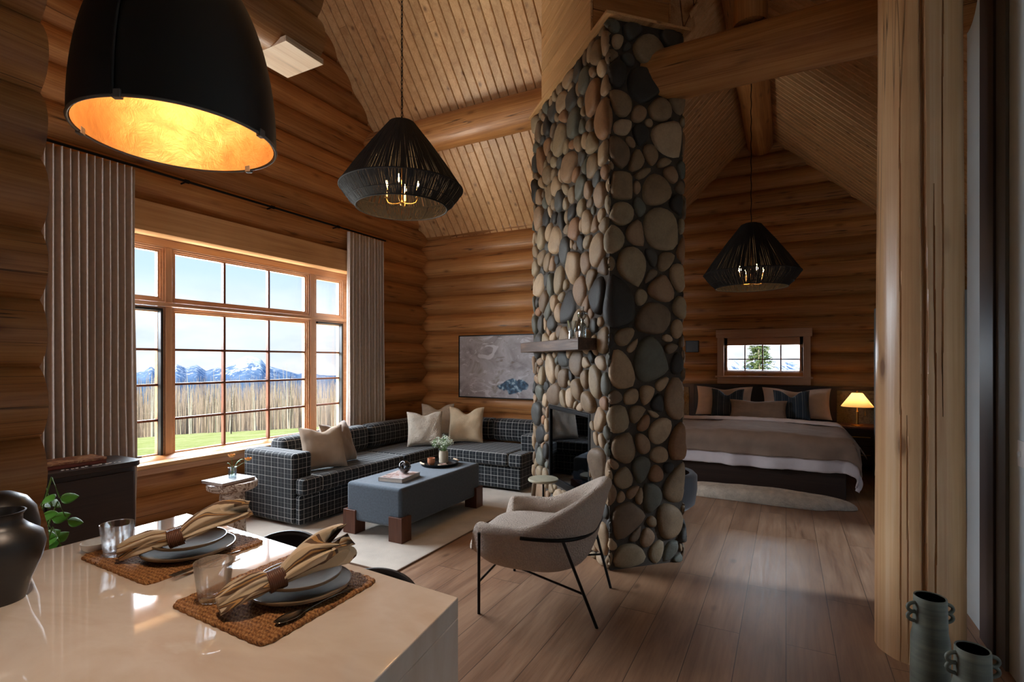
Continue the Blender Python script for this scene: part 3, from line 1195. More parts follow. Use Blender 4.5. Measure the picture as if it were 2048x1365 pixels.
def bolster(x0, y0, x1, y1, name='backrest'):
    """rounded back running from (x0,y0) to (x1,y1)"""
    a, b_ = Vector((x0 - SX, y0 - SY, 0)), Vector((x1 - SX, y1 - SY, 0))
    d = (b_ - a).normalized()
    nrm = Vector((d.y, -d.x, 0))
    L = (b_ - a).length
    prof = []
    hw, zb, zt = .115, .441, .73
    for k_ in range(33):
        q = 2 * math.pi * k_ / 33
        ca, sa = math.cos(q), math.sin(q)
        prof.append((hw * (abs(ca) ** .65) * (1 if ca > 0 else -1), (zb + zt) / 2 + (zt - zb) / 2 * (abs(sa) ** .6) * (1 if sa > 0 else -1)))
    us = [0, .012, .03, .06] + [.06 + (L - .12) * k_ / 16 for k_ in range(1, 16)] + [L - .06, L - .03, L - .012, L]
    vs = []
    for s in us:
        e_ = min(s, L - s)
        k2 = 1 if e_ > .06 else .62 + .38 * math.sqrt(max(0, 1 - (1 - e_ / .06) ** 2))
        for pw, pz in prof:
            zc = (zb + zt) / 2
            P = a + d * s + nrm * (pw * k2 + .008 * nz(s * 3, pz * 4, pw * 9))
            vs.append((P.x, P.y, max(zb, zc + (pz - zc) * (k2 * .5 + .5)) + .006 * nz(s * 2.1, pw * 8)))
    n = 33
    fs = [(i * n + k_, i * n + (k_ + 1) % n, (i + 1) * n + (k_ + 1) % n, (i + 1) * n + k_) for i in range(len(us) - 1) for k_ in range(n)]
    fs += [tuple(reversed(range(n))), tuple(range((len(us) - 1) * n, len(us) * n))]
    MB().add(vs, fs).build(name, plaid_m, sofa, smooth=60)


bolster(-4.44, 3.42, -4.44, 4.60)
bolster(-4.44, 4.61, -4.44, 5.84)
bolster(-4.36, 5.965, -3.40, 5.965)
bolster(-3.39, 5.965, -2.80, 5.965)


# ---------------------------------------------------------------- pillows
def pillow_mesh(w_, h_, d_, dent=.0, seed=0, flange=0, n=26):
    mb = MB()

    def side(sgn):
        def fn(u, v):
            a, b_ = 2 * u - 1, 2 * v - 1
            e_ = (1 - abs(a) ** 2.6) * (1 - abs(b_) ** 2.6)
            t_ = d_ / 2 * (max(0, e_) ** .45)
            # pinched sides: the edges bow inward, the corners stick out
            px = a * w_ / 2 * (1 - .07 * (1 - b_ * b_) * abs(a) ** 3)
            pz = b_ * h_ / 2 * (1 - .07 * (1 - a * a) * abs(b_) ** 3)
            if dent and b_ > -.3:
                k_ = math.exp(-(a / .42) ** 2) * (b_ + .3) / 1.3
                pz -= dent * k_ ** 1.2
            wr = .012 * nz(a * 2.2 + seed, b_ * 2.2, sgn) * (1 if e_ > .05 else 0) + .006 * nz(a * 6 + seed, b_ * 6, sgn * 2) * (1 if e_ > .1 else 0)
            return (px, sgn * -(t_ + wr), pz)
        return fn
    mb.grid(side(1), n, n)
    k_ = len(mb.v)
    b2 = MB()
    b2.grid(side(-1), n, n)
    mb.add(b2.v, [tuple(reversed(f)) for f in b2.f])
    return mb


def pillow(name, label, loc, w_, h_, d_, face, tilt, mat, dent=.06, seed=0, group=None, roll=0, piping=None):
    """face: heading (deg) of the front normal in world xy; tilt back in degrees; loc: bottom centre"""
    t = thing(name, label, 'pillow', loc, R(face + 90), group)
    M = Matrix.Rotation(R(-tilt), 4, 'X') @ Matrix.Rotation(R(roll), 4, 'Y') @ Matrix.Translation((0, 0, h_ / 2))
    mb = pillow_mesh(w_, h_, d_, dent, seed)
    mb.build('cover', mat, t, smooth=180, M=M)
    return t


lin1 = plain('pillow_linen_tan', srgb(166, 146, 126), .9, var=.05, bump=.25, bscale=260, bdist=.001)
lin2 = plain('pillow_velvet_brown', srgb(140, 118, 98), .75, var=.06, bump=.15, bscale=260, bdist=.001, sheen=.4)
fur_m = plain('pillow_fluffy', srgb(206, 196, 180), .95, var=.07, bump=.9, bscale=70, bdist=.012, detail=5)
lin3 = plain('pillow_textured_cream', srgb(206, 184, 152), .9, var=.06, bump=.7, bscale=110, bdist=.005)
PZ = .455
pillow('throw_pillow', 'tan linen throw pillow leaning by the near arm of the sofa', (-3.92, 3.575, PZ), .43, .43, .15, -22, 22, lin1, .05, 1, 'sofa pillows')
pillow('throw_pillow', 'brown velvet throw pillow second from the near sofa arm', (-3.98, 3.87, PZ), .44, .44, .16, 12, 20, lin2, .07, 2, 'sofa pillows')
pillow('throw_pillow', 'fluffy off-white throw pillow in front in the sofa corner', (-3.90, 5.10, PZ), .44, .43, .15, -48, 15, fur_m, .04, 3, 'sofa pillows')
pillow('throw_pillow', 'shaggy white throw pillow at the very back of the sofa corner', (-4.10, 5.62, PZ + .04), .44, .44, .13, -58, 15, fur_m, .07, 4, 'sofa pillows')
pillow('throw_pillow', 'cream textured throw pillow right of the white ones on the sofa', (-3.62, 5.56, PZ), .46, .46, .15, -68, 14, lin3, .08, 5, 'sofa pillows')

# ---------------------------------------------------------------- ottoman and what lies on it
ott = thing('ottoman', 'long blue-grey upholstered ottoman with walnut block legs on the rug', 'ottoman', (-3.075, 3.90, .012))
ottm = plain('ottoman_chenille', srgb(70, 82, 94), .85, var=.10, vscale=60, bump=.4, bscale=190, bdist=.002, sheen=.2)
mb = MB().box(-.30, -.60, .11, .30, .64, .44)
mb.build('upholstery', ottm, ott, bevel=.03, bseg=4)
for sx in (-1, 1):
    for sy in (-1, 1):
        y_ = (-.615, -.49) if sy < 0 else (.53, .655)
        x_ = (-.325, -.185) if sx < 0 else (.185, .325)
        MB().box(x_[0], y_[0], 0, x_[1], y_[1], .205).build('leg', walnut, ott, bevel=.004)
OZ = .453


def book(name, label, loc, rz, w_, d_, h_, cover, pages, group=None, cat='book', art=None):
    t = thing(name, label, cat, loc, rz, group)
    mb = MB()
    mb.box(-w_ / 2, -d_ / 2, 0, w_ / 2, d_ / 2, .003)
    mb.box(-w_ / 2, -d_ / 2, h_ - .003, w_ / 2, d_ / 2, h_)
    mb.box(-w_ / 2, -d_ / 2, .003, -w_ / 2 + .003, d_ / 2, h_ - .003)
    mb.build('cover', cover, t, bevel=.001, bseg=1)
    MB().box(-w_ / 2 + .003, -d_ / 2 + .004, .003, w_ / 2 - .004, d_ / 2 - .004, h_ - .003).build('pages', pages, t)
    if art:
        MB().box(-w_ / 2 + .01, -d_ / 2 + .01, h_, w_ / 2 - .01, d_ / 2 - .01, h_ + .0006).build('cover_art', art, t)
    return t


pg = plain('paper', srgb(200, 188, 176), .9, var=.05, vscale=200)
cv1 = plain('book_cover_grey', srgb(150, 148, 148), .35, var=.04)
m, g, p = new_mat('cover_art')
tcn = g.n('ShaderNodeTexCoord').outputs['Object']
g.set(p, 'Base Color', g.ramp(g.noise(tcn, 14, 4, .6, 1), [(.32, srgb(60, 70, 60)), (.45, srgb(190, 150, 140)), (.55, srgb(205, 200, 196)), (.7, srgb(150, 70, 60))]))
g.set(p, 'Roughness', .3)
art_m = m
book('coffee_table_book', 'thick grey book with a picture cover under the black knot on the ottoman', (-3.035, 3.60, OZ), R(8), .24, .31, .035, cv1, pg, art=art_m)
# knot sculpture: two interlocking rings round a core
kn = thing('knot_sculpture', 'glossy black ball-shaped knot sculpture on the grey book', 'sculpture', (-3.03, 3.66, OZ + .0358))
knm = plain('glossy_black', srgb(14, 18, 20), .08, var=.01, coat=1)
for a, rot in enumerate(((20, 30, 0), (80, -35, 40), (110, 60, 100))):
    mb = MB()
    M = Matrix.Rotation(R(rot[2]), 4, 'Z') @ Matrix.Rotation(R(rot[0]), 4, 'X') @ Matrix.Rotation(R(rot[1]), 4, 'Y')
    vs = []

    def fn(u, v):
        q, s = 2 * math.pi * u, 2 * math.pi * v
        rr = .046 + .010 * math.cos(s)
        return tuple(M @ Vector((rr * math.cos(q), rr * math.sin(q), .024 * math.sin(s))) + Vector((0, 0, .057)))
    mb.grid(fn, 40, 14, True, True)
    mb.build('band', knm, kn, smooth=180)
# round tray
tr = thing('round_tray', 'round black tray with pale wooden handles on the ottoman', 'tray', (-3.08, 4.26, OZ))
mb = MB()
mb.lathe([(.001, 0), (.178, 0), (.185, .006), (.188, .03), (.182, .03), (.178, .009), (.001, .007)], 48)
mb.build('tray_body', blk, tr, smooth=50)
hm = plain('pale_handle', srgb(206, 176, 146), .6)
for a in (-120, 60):
    mb = MB()
    mb.tube([(.189 * math.cos(R(a + q)), .189 * math.sin(R(a + q)), .033) for q in range(-16, 17, 4)], .009, 10)
    mb.build('handle', hm, tr, smooth=60)
TZ = OZ + .0075
cr = plain('stoneware_cream', srgb(184, 170, 148), .7, var=.06, bump=.3, bscale=60)
t = thing('stoneware_vase', 'cream stoneware vase holding white flowers on the round tray', 'vase', (-3.08, 4.33, TZ))
MB().lathe([(.001, 0), (.04, 0), (.046, .006), (.047, .10), (.042, .115), (.043, .125), (.038, .125), (.037, .11), (.041, .1), (.04, .012), (.001, .01)], 32).build('body', cr, t, smooth=40)
# flower bunch
fl = thing('flower_bunch', 'bunch of small white flowers with green sprigs in the cream vase', 'flowers', (-3.08, 4.33, TZ + .09))
stem_m = plain('stem_green', srgb(96, 130, 62), .6, var=.1)
wh = plain('flower_white', srgb(226, 232, 214), .8, var=.05, vscale=40)
rg2 = random.Random(5)
ms, mf, ml = MB(), MB(), MB()
ICO = [Vector(q).normalized() for q in ((1, 0, 0), (-1, 0, 0), (0, 1, 0), (0, -1, 0), (0, 0, 1), (0, 0, -1))]
OCT = [(0, 2, 4), (2, 1, 4), (1, 3, 4), (3, 0, 4), (2, 0, 5), (1, 2, 5), (3, 1, 5), (0, 3, 5)]
for q in range(46):
    a = rg2.uniform(0, 6.28)
    rr = .115 * math.sqrt(rg2.random())
    hz = .06 + .10 * (1 - (rr / .13) ** 2) + rg2.uniform(-.015, .03)
    e_ = Vector((rr * math.cos(a), rr * math.sin(a), hz))
    ms.tube([(e_.x * .12, e_.y * .12, 0), (e_.x * .45, e_.y * .45, hz * .6), e_], .0012, 4)
    green = q % 5 == 0
    for w__ in range(16):
        o_ = Vector((rg2.gauss(0, .013), rg2.gauss(0, .013), rg2.gauss(0, .009)))
        s_ = rg2.uniform(.003, .0058)
        (ml if green else mf).add([e_ + o_ + v * s_ for v in ICO], OCT)
ms.build('stems', stem_m, fl, smooth=180)
mf.build('blossoms', wh, fl, smooth=180, kind='stuff')
ml.build('green_sprigs', stem_m, fl, smooth=180, kind='stuff')
t = thing('clay_candle_cup', 'small orange clay cup on the front of the round tray', 'cup', (-3.13, 4.19, TZ))
MB().lathe([(.001, 0), (.024, 0), (.026, .008), (.035, .016), (.038, .03), (.038, .068), (.034, .068), (.033, .03), (.001, .022)], 28).build('cup_body', plain('terracotta', srgb(186, 122, 86), .6, var=.05), t, smooth=40)
t = thing('seed_dish', 'little dish of pinkish dried pieces on the round tray', 'dish', (-3.0, 4.20, TZ))
MB().lathe([(.001, 0), (.03, 0), (.05, .01), (.048, .012), (.001, .005)], 24).build('dish_body', cr, t, smooth=60)
mb = MB()
for q in range(40):
    a, rr = rg2.uniform(0, 6.28), .036 * math.sqrt(rg2.random())
    c_ = Vector((rr * math.cos(a), rr * math.sin(a), .014 + rg2.uniform(0, .008)))
    mb.add([c_ + Vector((v.x * .008, v.y * .006, v.z * .005)) for v in ICO], OCT)
mb.build('dried_pieces', plain('dried_pink', srgb(176, 140, 126), .9, var=.2, vscale=90), t, kind='stuff')

# ---------------------------------------------------------------- pedestal table by the sofa arm
m, g, p = new_mat('veined_travertine')
tcn = g.n('ShaderNodeTexCoord').outputs['Object']
n1 = g.noise(tcn, 9, 5, .6, 1.5)
vein = g.ramp(g.math('ABSOLUTE', g.math('SUBTRACT', n1, .5)), [(.0, srgb(96, 70, 54)), (.02, srgb(140, 110, 90)), (.05, srgb(206, 190, 174)), (.2, srgb(190, 170, 152))])
pit = g.ramp(g.noise(tcn, 60, 3), [(.34, BW[0]), (.4, BW[1])])
g.set(p, 'Base Color', g.mix(g.math('SUBTRACT', .5, g.math('MULTIPLY', pit, .5)), vein, srgb(110, 84, 66)))
g.set(p, 'Roughness', .45)
g.set(p, 'Normal', g.bump(pit, .3, .004))
trav = m
ped = thing('pedestal_table', 'round travertine side table with a thick column in front of the sofa arm', 'side table', (-4.06, 2.71, 0))
MB().lathe([(.001, 0), (.100, 0), (.104, .02), (.098, .22), (.094, .42), (.001, .42)], 48).build('column', trav, ped, smooth=40)
MB().lathe([(.001, .42), (.10, .42), (.165, .435), (.187, .45), (.19, .47), (.188, .495), (.18, .503), (.001, .505)], 64).build('tabletop', trav, ped, smooth=35)
cv2 = plain('magazine_cover', srgb(196, 200, 208), .3, var=.04, vscale=12)
cv3 = plain('red_brown_spine', srgb(150, 100, 84), .4, var=.15, vscale=30)
book('art_book', 'pale grey hardcover book lying flat on the travertine side table', (-4.06, 2.68, .5055), R(2), .26, .30, .022, cv3, pg)
tp = bpy.data.objects['art_book']
MB().box(-.13, -.15, .0221, .13, .15, .024).build('dust_jacket', cv2, tp, bevel=.001, bseg=1)
clear = glass_mat('clear_glass', .07, (.93, .95, .95, 1))
bv = thing('bud_vase', 'small clear glass vase on the pale book by the sofa', 'vase', (-4.06, 2.71, .530))
MB().lathe([(.001, 0), (.030, 0), (.031, .006), (.031, .075), (.028, .082), (.036, .088), (.034, .089), (.026, .082), (.028, .074), (.028, .008), (.001, .006)], 32).build('glass_body', clear, bv, smooth=40)
MB().lathe([(.001, .008), (.027, .008), (.027, .05), (.001, .05)], 24).build('water', glass_mat('water', .04, (.86, .92, .88, 1)), bv, smooth=40)
rn = thing('ranunculus_stems', 'two orange flowers with green leaves in the small glass vase', 'flowers', (-4.06, 2.71, .540))
org = plain('petal_orange', srgb(232, 158, 70), .7, var=.12, vscale=60)
tips = []
for (ex, ey, ez) in ((.004, -.01, .165), (.07, .095, .125)):
    mb = MB()
    mb.tube([(-.012, 0, .002), (ex * .1, ey * .1, .06), (ex * .5, ey * .5, ez * .75), (ex, ey, ez)], .0022, 6)
    mb.build('stem', stem_m, rn, smooth=180)
    fb = MB()
    for ly in range(4):
        rr = .027 - .005 * ly
        for q in range(7 - ly):
            a = 2 * math.pi * q / (7 - ly) + ly * .5

            def pf(u, v, a=a, rr=rr, ly=ly):
                w__ = (v - .5) * 1.7 * math.sin(math.pi * (.15 + .8 * u))
                th_ = u * (1.75)
                r2 = rr * math.sin(th_) * (1 + .1 * ly)
                z2 = rr * .9 * (1 - math.cos(th_)) * .9
                return (ex + r2 * math.cos(a + w__ * .8), ey + r2 * math.sin(a + w__ * .8), ez - .004 + z2)
            fb.grid(pf, 6, 5)
    fb.build('blossom', org, rn, smooth=180, solid=.0012)
lf = MB()
for (a0_, L_, h_) in ((40, .07, .07), (70, .10, .08), (-130, .045, .06)):
    def lfn(u, v, a0_=a0_, L_=L_, h_=h_):
        s = (v - .5) * .022 * math.sin(math.pi * min(1, u * .95 + .05))
        x_ = u * L_
        return (x_ * math.cos(R(a0_)) - s * math.sin(R(a0_)), x_ * math.sin(R(a0_)) + s * math.cos(R(a0_)), .055 + h_ * math.sin(u * 2.2) - .25 * abs(s))
    lf.grid(lfn, 9, 5)
lf.build('leaves', stem_m, rn, smooth=180, solid=.0008)

# ---------------------------------------------------------------- small round table by the fireplace
st_ = thing('drink_table', 'small round stone-topped drink table between armchair and fireplace', 'side table', (-1.80, 3.96, 0))
mb_ = plain('pale_marble', srgb(176, 172, 150), .3, var=.12, vscale=9)
MB().lathe([(.001, .492), (.12, .492), (.127, .497), (.127, .508), (.122, .513), (.001, .513)], 48).build('tabletop', mb_, st_, smooth=35)
MB().lathe([(.001, .01), (.008, .01), (.008, .491), (.001, .491)], 16).build('stem', blk, st_, smooth=40)
MB().lathe([(.001, 0), (.10, 0), (.102, .006), (.10, .01), (.001, .012)], 40).build('foot', blk, st_, smooth=40)

# ---------------------------------------------------------------- bouclé armchair
boucle = plain('boucle_cream', srgb(206, 188, 172), .95, var=.06, vscale=90, bump=1.0, bscale=115, bdist=.022, detail=2, sheen=.15)
ac = thing('boucle_armchair', 'cream boucle tub armchair with thin black metal legs beside the stone chimney', 'armchair', (-1.31, 3.0, 0), R(189))
# local frame: chair faces +x ; back at -x


def rim(a):
    """a: angle, 0 = front. returns rim height"""
    a = abs(((a + math.pi) % (2 * math.pi)) - math.pi)
    front, arm, back = .40, .545, .765
    if a < .74:
        return front
    if a < .84:
        t = (a - .74) / .10
        t = t * t * (3 - 2 * t)
        return front + (arm - front) * t
    t = min(1, max(0, (a - 1.45) / (2.75 - 1.45)))
    t = t * t * (3 - 2 * t)
    return arm + (back - arm) * t


def plan(a, k=1.0, lean=0.0):
    ca, sa = math.cos(a), math.sin(a)
    n_ = 3.0
    rx, ry = (.385, .385)
    r = 1.0 / ((abs(ca) / rx) ** n_ + (abs(sa) / ry) ** n_) ** (1 / n_)
    return Vector((r * ca * k - lean, r * sa * k, 0))


NA = 160
RINGS = []
angs = [2 * math.pi * i / NA for i in range(NA)]
levels = []
# outer shell from the bottom centre up, over the rim and down to the seat
for kk_, zf in ((.02, .235), (.35, .24), (.60, .25), (.80, .285), (.91, .33)):
    levels.append(('abs', kk_, zf))
for f_ in (.0, .25, .5, .75, .92):
    levels.append(('out', f_, 0))
for f_ in (0, 1, 2, 3, 4):
    levels.append(('rim', f_, 0))
for f_ in (.9, .6, .3, .0):
    levels.append(('in', f_, 0))
levels += [('abs2', .62, .405), ('abs2', .3, .41), ('abs2', .02, .412)]
mb = MB()
vs = []
for typ, p1, p2 in levels:
    for a in angs:
        H_ = rim(a)
        side = 1 if H_ > .42 else 0
        back = max(0, (H_ - .545) / .22)
        th = .085 + .01 * back
        lean_full = .08 * back
        if typ == 'abs':
            P = plan(a, p1)
            P.z = p2
        elif typ == 'out':
            z0_, z1_ = .375, H_ - .045
            z0_ = min(z0_, z1_ - .005)
            z_ = z0_ + (z1_ - z0_) * p1
            P = plan(a, .965 + .05 * p1 * (1 if side else .3), lean_full * p1 * .9)
            P.z = z_
        elif typ == 'rim':
            q = math.pi * p1 / 4
            c_ = plan(a, 1.0, lean_full)
            n_ = c_.copy()
            n_.z = 0
            L = n_.length
            n_.normalize()
            half = th / 2
            cen = (L - half + .008)
            P = n_ * (cen + half * math.cos(q))
            P.z = H_ - .045 + .045 * math.sin(q)
        elif typ == 'in':
            z0_ = .395
            z1_ = max(H_ - .05, z0_ + .001)
            z_ = z0_ + (z1_ - z0_) * p1
            c_ = plan(a, 1.0, lean_full * p1)
            n_ = c_.copy()
            L = n_.length
            n_.normalize()
            P = n_ * (L - th + .0)
            P.z = z_
        else:
            P = plan(a, p1)
            P.z = p2
        P.x += .10
        P += Vector((nz(P.x * 4, P.y * 4, P.z * 4), nz(P.y * 4 + 7, P.x * 4, P.z * 4), 0)) * .006
        vs.append(P)
nl = len(levels)
fs = [(i * NA + k_, i * NA + (k_ + 1) % NA, (i + 1) * NA + (k_ + 1) % NA, (i + 1) * NA + k_) for i in range(nl - 1) for k_ in range(NA)]
fs += [tuple(reversed(range(NA))), tuple(range((nl - 1) * NA, nl * NA))]
mb.add(vs, fs)
mb.build('shell', boucle, ac, smooth=180, sub=1)
# seat cushion
mb = MB()
mb.grid(lambda u, v: tuple(plan(2 * math.pi * u, [.05, .5, .72, .77, .74, .5, .02][min(6, int(v * 6 + .5))]) + Vector((.12, 0, [.40, .40, .405, .43, .462, .475, .478][min(6, int(v * 6 + .5))]))), 64, 7, cu=True)
mb.build('seat_cushion', boucle, ac, smooth=180, sub=1)
legm = plain('chair_black_metal', srgb(14, 14, 15), .35, metal=.5, var=.01)
band = [plan(a, 1.035, .0) + Vector((.10, 0, .50 + .0 * math.cos(a))) for a in [math.pi * (.5 + .02 * i) for i in range(1, 50)]]
MB().tube(band, .011, 8).build('back_band', legm, ac, smooth=60)
F = {}
for sy in (-1, 1):
    ft, fb_ = Vector((.33, sy * .388, .50)), Vector((.355, sy * .33, 0))
    bt, bb_ = Vector((-.17, sy * .385, .50)), Vector((-.335, sy * .27, 0))
    F[sy] = (ft, fb_, bt, bb_)
    MB().tube([ft, fb_], .0095, 8).build('leg', legm, ac, smooth=60)
    MB().tube([bt, bb_], .0095, 8).build('leg', legm, ac, smooth=60)
a_, b__ = F[-1][0].lerp(F[-1][1], .60), F[1][0].lerp(F[1][1], .60)
MB().tube([a_, b__], .007, 8).build('stretcher', legm, ac, smooth=60)
for sy in (-1, 1):
    MB().tube([F[sy][2].lerp(F[sy][3], .60), a_.lerp(b__, .5)], .007, 8).build('stretcher', legm, ac, smooth=60)

# ---------------------------------------------------------------- painting on the back wall
m, g, p = new_mat('abstract_canvas')
tcn = g.n('ShaderNodeTexCoord').outputs['Object']
n1 = g.noise(g.mapping(tcn, (1, 1, 1.4)), 2.4, 6, .6, .8)
n2 = g.noise(g.mapping(tcn, (1.4, 1, 3), (4, 2, 7)), 2.6, 5, .55, 1.6)
col = g.ramp(n1, [(.3, srgb(118, 114, 114)), (.42, srgb(160, 154, 156)), (.55, srgb(184, 182, 186)), (.66, srgb(150, 142, 134)), (.8, srgb(206, 208, 212))])
col = g.mix(g.ramp(n2, [(.58, BW[0]), (.64, BW[1])]), col, srgb(206, 206, 210))
col = g.mix(g.ramp(n2, [(.28, BW[1]), (.36, BW[0])]), col, srgb(128, 116, 104))
sp = g.n('ShaderNodeSeparateXYZ', i_0=tcn)
pv = g.n('ShaderNodeVectorMath', operation='ADD', i_0=tcn, i_1=g.n('ShaderNodeCombineXYZ', i_0=g.math('MULTIPLY', g.math('SUBTRACT', g.noise(tcn, 6, 2), .5), .26), i_2=g.math('MULTIPLY', g.math('SUBTRACT', g.noise(tcn, 7, 2), .5), .16)).outputs[0]).outputs[0]
s2 = g.n('ShaderNodeSeparateXYZ', i_0=pv)
dx_, dz_ = g.math('DIVIDE', g.math('SUBTRACT', s2.outputs[0], .20), .23), g.math('DIVIDE', g.math('SUBTRACT', s2.outputs[2], -.27), .095)
dd_ = g.math('ADD', g.math('MULTIPLY', dx_, dx_), g.math('MULTIPLY', dz_, dz_))
blob = g.ramp(dd_, [(.75, BW[1]), (1.0, BW[0])])
tcol = g.ramp(g.noise(tcn, 16, 4), [(.35, srgb(24, 46, 66)), (.52, srgb(60, 96, 124)), (.66, srgb(170, 196, 210))])
col = g.mix(blob, col, tcol)
g.set(p, 'Base Color', col)
g.set(p, 'Roughness', .6)
g.set(p, 'Normal', g.bump(g.noise(g.mapping(tcn, (60, 60, 20)), 1, 4), .2, .002))
pa = thing('abstract_painting', 'wide grey abstract painting with a dark blue blot in a thin black frame', 'painting', (-3.42, 6.13, 1.42))
MB().box(-.655, -.012, -.42, .655, .02, .42).build('canvas', m, pa)
mb = MB()
for q in ((-.67, -.02, -.435, -.656, .03, .435), (.656, -.02, -.435, .67, .03, .435), (-.656, -.02, -.435, .656, .03, -.421), (-.656, -.02, .421, .656, .03, .435)):
    mb.box(*q)
mb.build('frame', blk, pa)


# ---------------------------------------------------------------- woven pendants
strand_m = plain('black_strand', srgb(20, 16, 14), .8, var=.1, vscale=30)
brass = plain('aged_brass', srgb(170, 130, 70), .35, metal=1, var=.03)
candle_m = plain('candle_sleeve', srgb(214, 190, 150), .6)
bm = bpy.data.materials.new('bulb_glow')
bm.use_nodes = True
bp = bm.node_tree.nodes['Principled BSDF']
bp.inputs['Emission Color'].default_value = (1, .66, .30, 1)
bp.inputs['Emission Strength'].default_value = 26
bp.inputs['Base Color'].default_value = (1, .8, .5, 1)


def woven_pendant(name, label, loc, top_z, chain, power=16):
    """loc: centre of the shade's bottom ring; shade 0.72 tall"""
    t = thing(name, label, 'pendant lamp', loc)
    rg = random.Random(len(label))
    RT, RM, RB, ZT_, ZM, ZB_ = .105, .50, .37, .72, .155, 0.0
    for (nm, r0, z0_, r1, z1_, n_) in (('upper_weave', RT, ZT_ - .02, RM, ZM, 950), ('lower_weave', RM, ZM, RB, ZB_, 820)):
        mb = MB()
        for q in range(n_):
            a = 2 * math.pi * (q + rg.uniform(-.45, .45)) / n_
            b_ = a + rg.uniform(-.035, .035)
            hw = rg.uniform(.0016, .0031)
            ts = [0, .33, .66, 1]
            vs = []
            for tt in ts:
                aa = a + (b_ - a) * tt + rg.uniform(-.004, .004)
                r_ = r0 + (r1 - r0) * tt
                z_ = z0_ + (z1_ - z0_) * tt
                rr_ = r_ + (.012 * math.sin(math.pi * tt)) + rg.uniform(-.002, .002)
                T = Vector((-math.sin(aa), math.cos(aa), 0))
                P = Vector((rr_ * math.cos(aa), rr_ * math.sin(aa), z_))
                vs += [P - T * hw, P + T * hw]
            mb.add(vs, [(0, 1, 3, 2), (2, 3, 5, 4), (4, 5, 7, 6)])
        mb.build(nm, strand_m, t, solid=.002)
    mb = MB()
    mb.lathe([(.001, ZT_), (.07, ZT_ - .004), (RT + .002, ZT_ - .03), (RT + .028, ZT_ - .075)], 40)
    mb.build('cap', strand_m, t, smooth=60)
    mb = MB()
    for r_, z_, th in ((RM, ZM, .006), (RB, ZB_, .006), (.42, .27, .0035), (.425, .05, .003)):
        mb.tube([(r_ * math.cos(2 * math.pi * q / 64), r_ * math.sin(2 * math.pi * q / 64), z_) for q in range(64)], th, 8, closed=True)
    for q in range(8):
        a = 2 * math.pi * q / 8 + .2
        mb.tube([(RT * math.cos(a), RT * math.sin(a), ZT_ - .02), (.992 * RM * math.cos(a), .992 * RM * math.sin(a), ZM), (RB * math.cos(a), RB * math.sin(a), ZB_)], .003, 6)
    mb.build('ring_frame', strand_m, t, smooth=60)
    # candelabra
    mb = MB()
    mb.lathe([(.001, .0), (.014, .004), (.02, .02), (.008, .035), (.005, .05), (.005, ZT_ - .03), (.001, ZT_ - .03)], 14, c=(0, 0, .02))
    mb.build('stem', brass, t, smooth=60)
    for q in range(4):
        a = 2 * math.pi * q / 4 + .5
        ca, sa = math.cos(a), math.sin(a)
        mb = MB()
        mb.tube([(.0 + ca * r_, sa * r_, z_) for r_, z_ in ((0, .045), (.04, .035), (.08, .033), (.115, .045), (.128, .07), (.128, .085))], .0045, 8)
        mb.lathe([(.001, .084), (.016, .084), (.018, .09), (.001, .092)], 14, c=(.128 * ca, .128 * sa, 0))
        ar = mb.build('arm', brass, t, smooth=60)
        MB().lathe([(.001, .092), (.0095, .092), (.0095, .17), (.001, .17)], 12, c=(.128 * ca, .128 * sa, 0)).build('candle_sleeve', candle_m, ar, smooth=40)
        MB().lathe([(.001, .171), (.009, .175), (.014, .19), (.013, .205), (.006, .225), (.001, .24)], 12, c=(.128 * ca, .128 * sa, 0)).build('bulb', bm, ar, smooth=60)
    mb = MB()
    z_ = ZT_
    H_ = top_z - loc[2]
    if chain:
        k_ = 0
        while z_ < H_ - .03:
            pts_ = []
            for q in range(12):
                a = 2 * math.pi * q / 12
                ox, oz = .009 * math.cos(a), .021 * math.sin(a)
                pts_.append((ox if k_ % 2 else 0, 0 if k_ % 2 else ox, z_ + .018 + oz))
            mb.tube(pts_, .0028, 5, closed=True)
            z_ += .034
            k_ += 1
        mb.tube([(.004 * math.sin(q * .9), .004 * math.cos(q * .9), ZT_ + (H_ - ZT_) * q / 40) for q in range(41)], .0018, 5)
        mb.build('chain', rod_m, t, smooth=60)
    else:
        mb.tube([(.003 * math.sin(q * 1.1), .003 * math.cos(q * 1.1), ZT_ + (H_ - ZT_) * q / 50) for q in range(51)], .005, 6)
        mb.build('cord', rod_m, t, smooth=60)
    MB().lathe([(.001, H_ - .025), (.045, H_ - .022), (.06, H_ - .01), (.062, H_), (.001, H_)], 28).build('canopy', rod_m, t, smooth=40)
    lt = light('pendant_light', 'POINT', (loc[0], loc[1], loc[2] + .235), power, WARM, shadow_soft_size=.09)
    return t


woven_pendant('woven_pendant', 'black woven string pendant hanging on a chain over the ottoman', (-2.81, 3.36, 2.765), 6.05, True)
woven_pendant('woven_pendant', 'black woven string pendant hanging from the bedroom ridge log over the bed', (-.345, 6.37, 2.32), 4.655, False, 9)
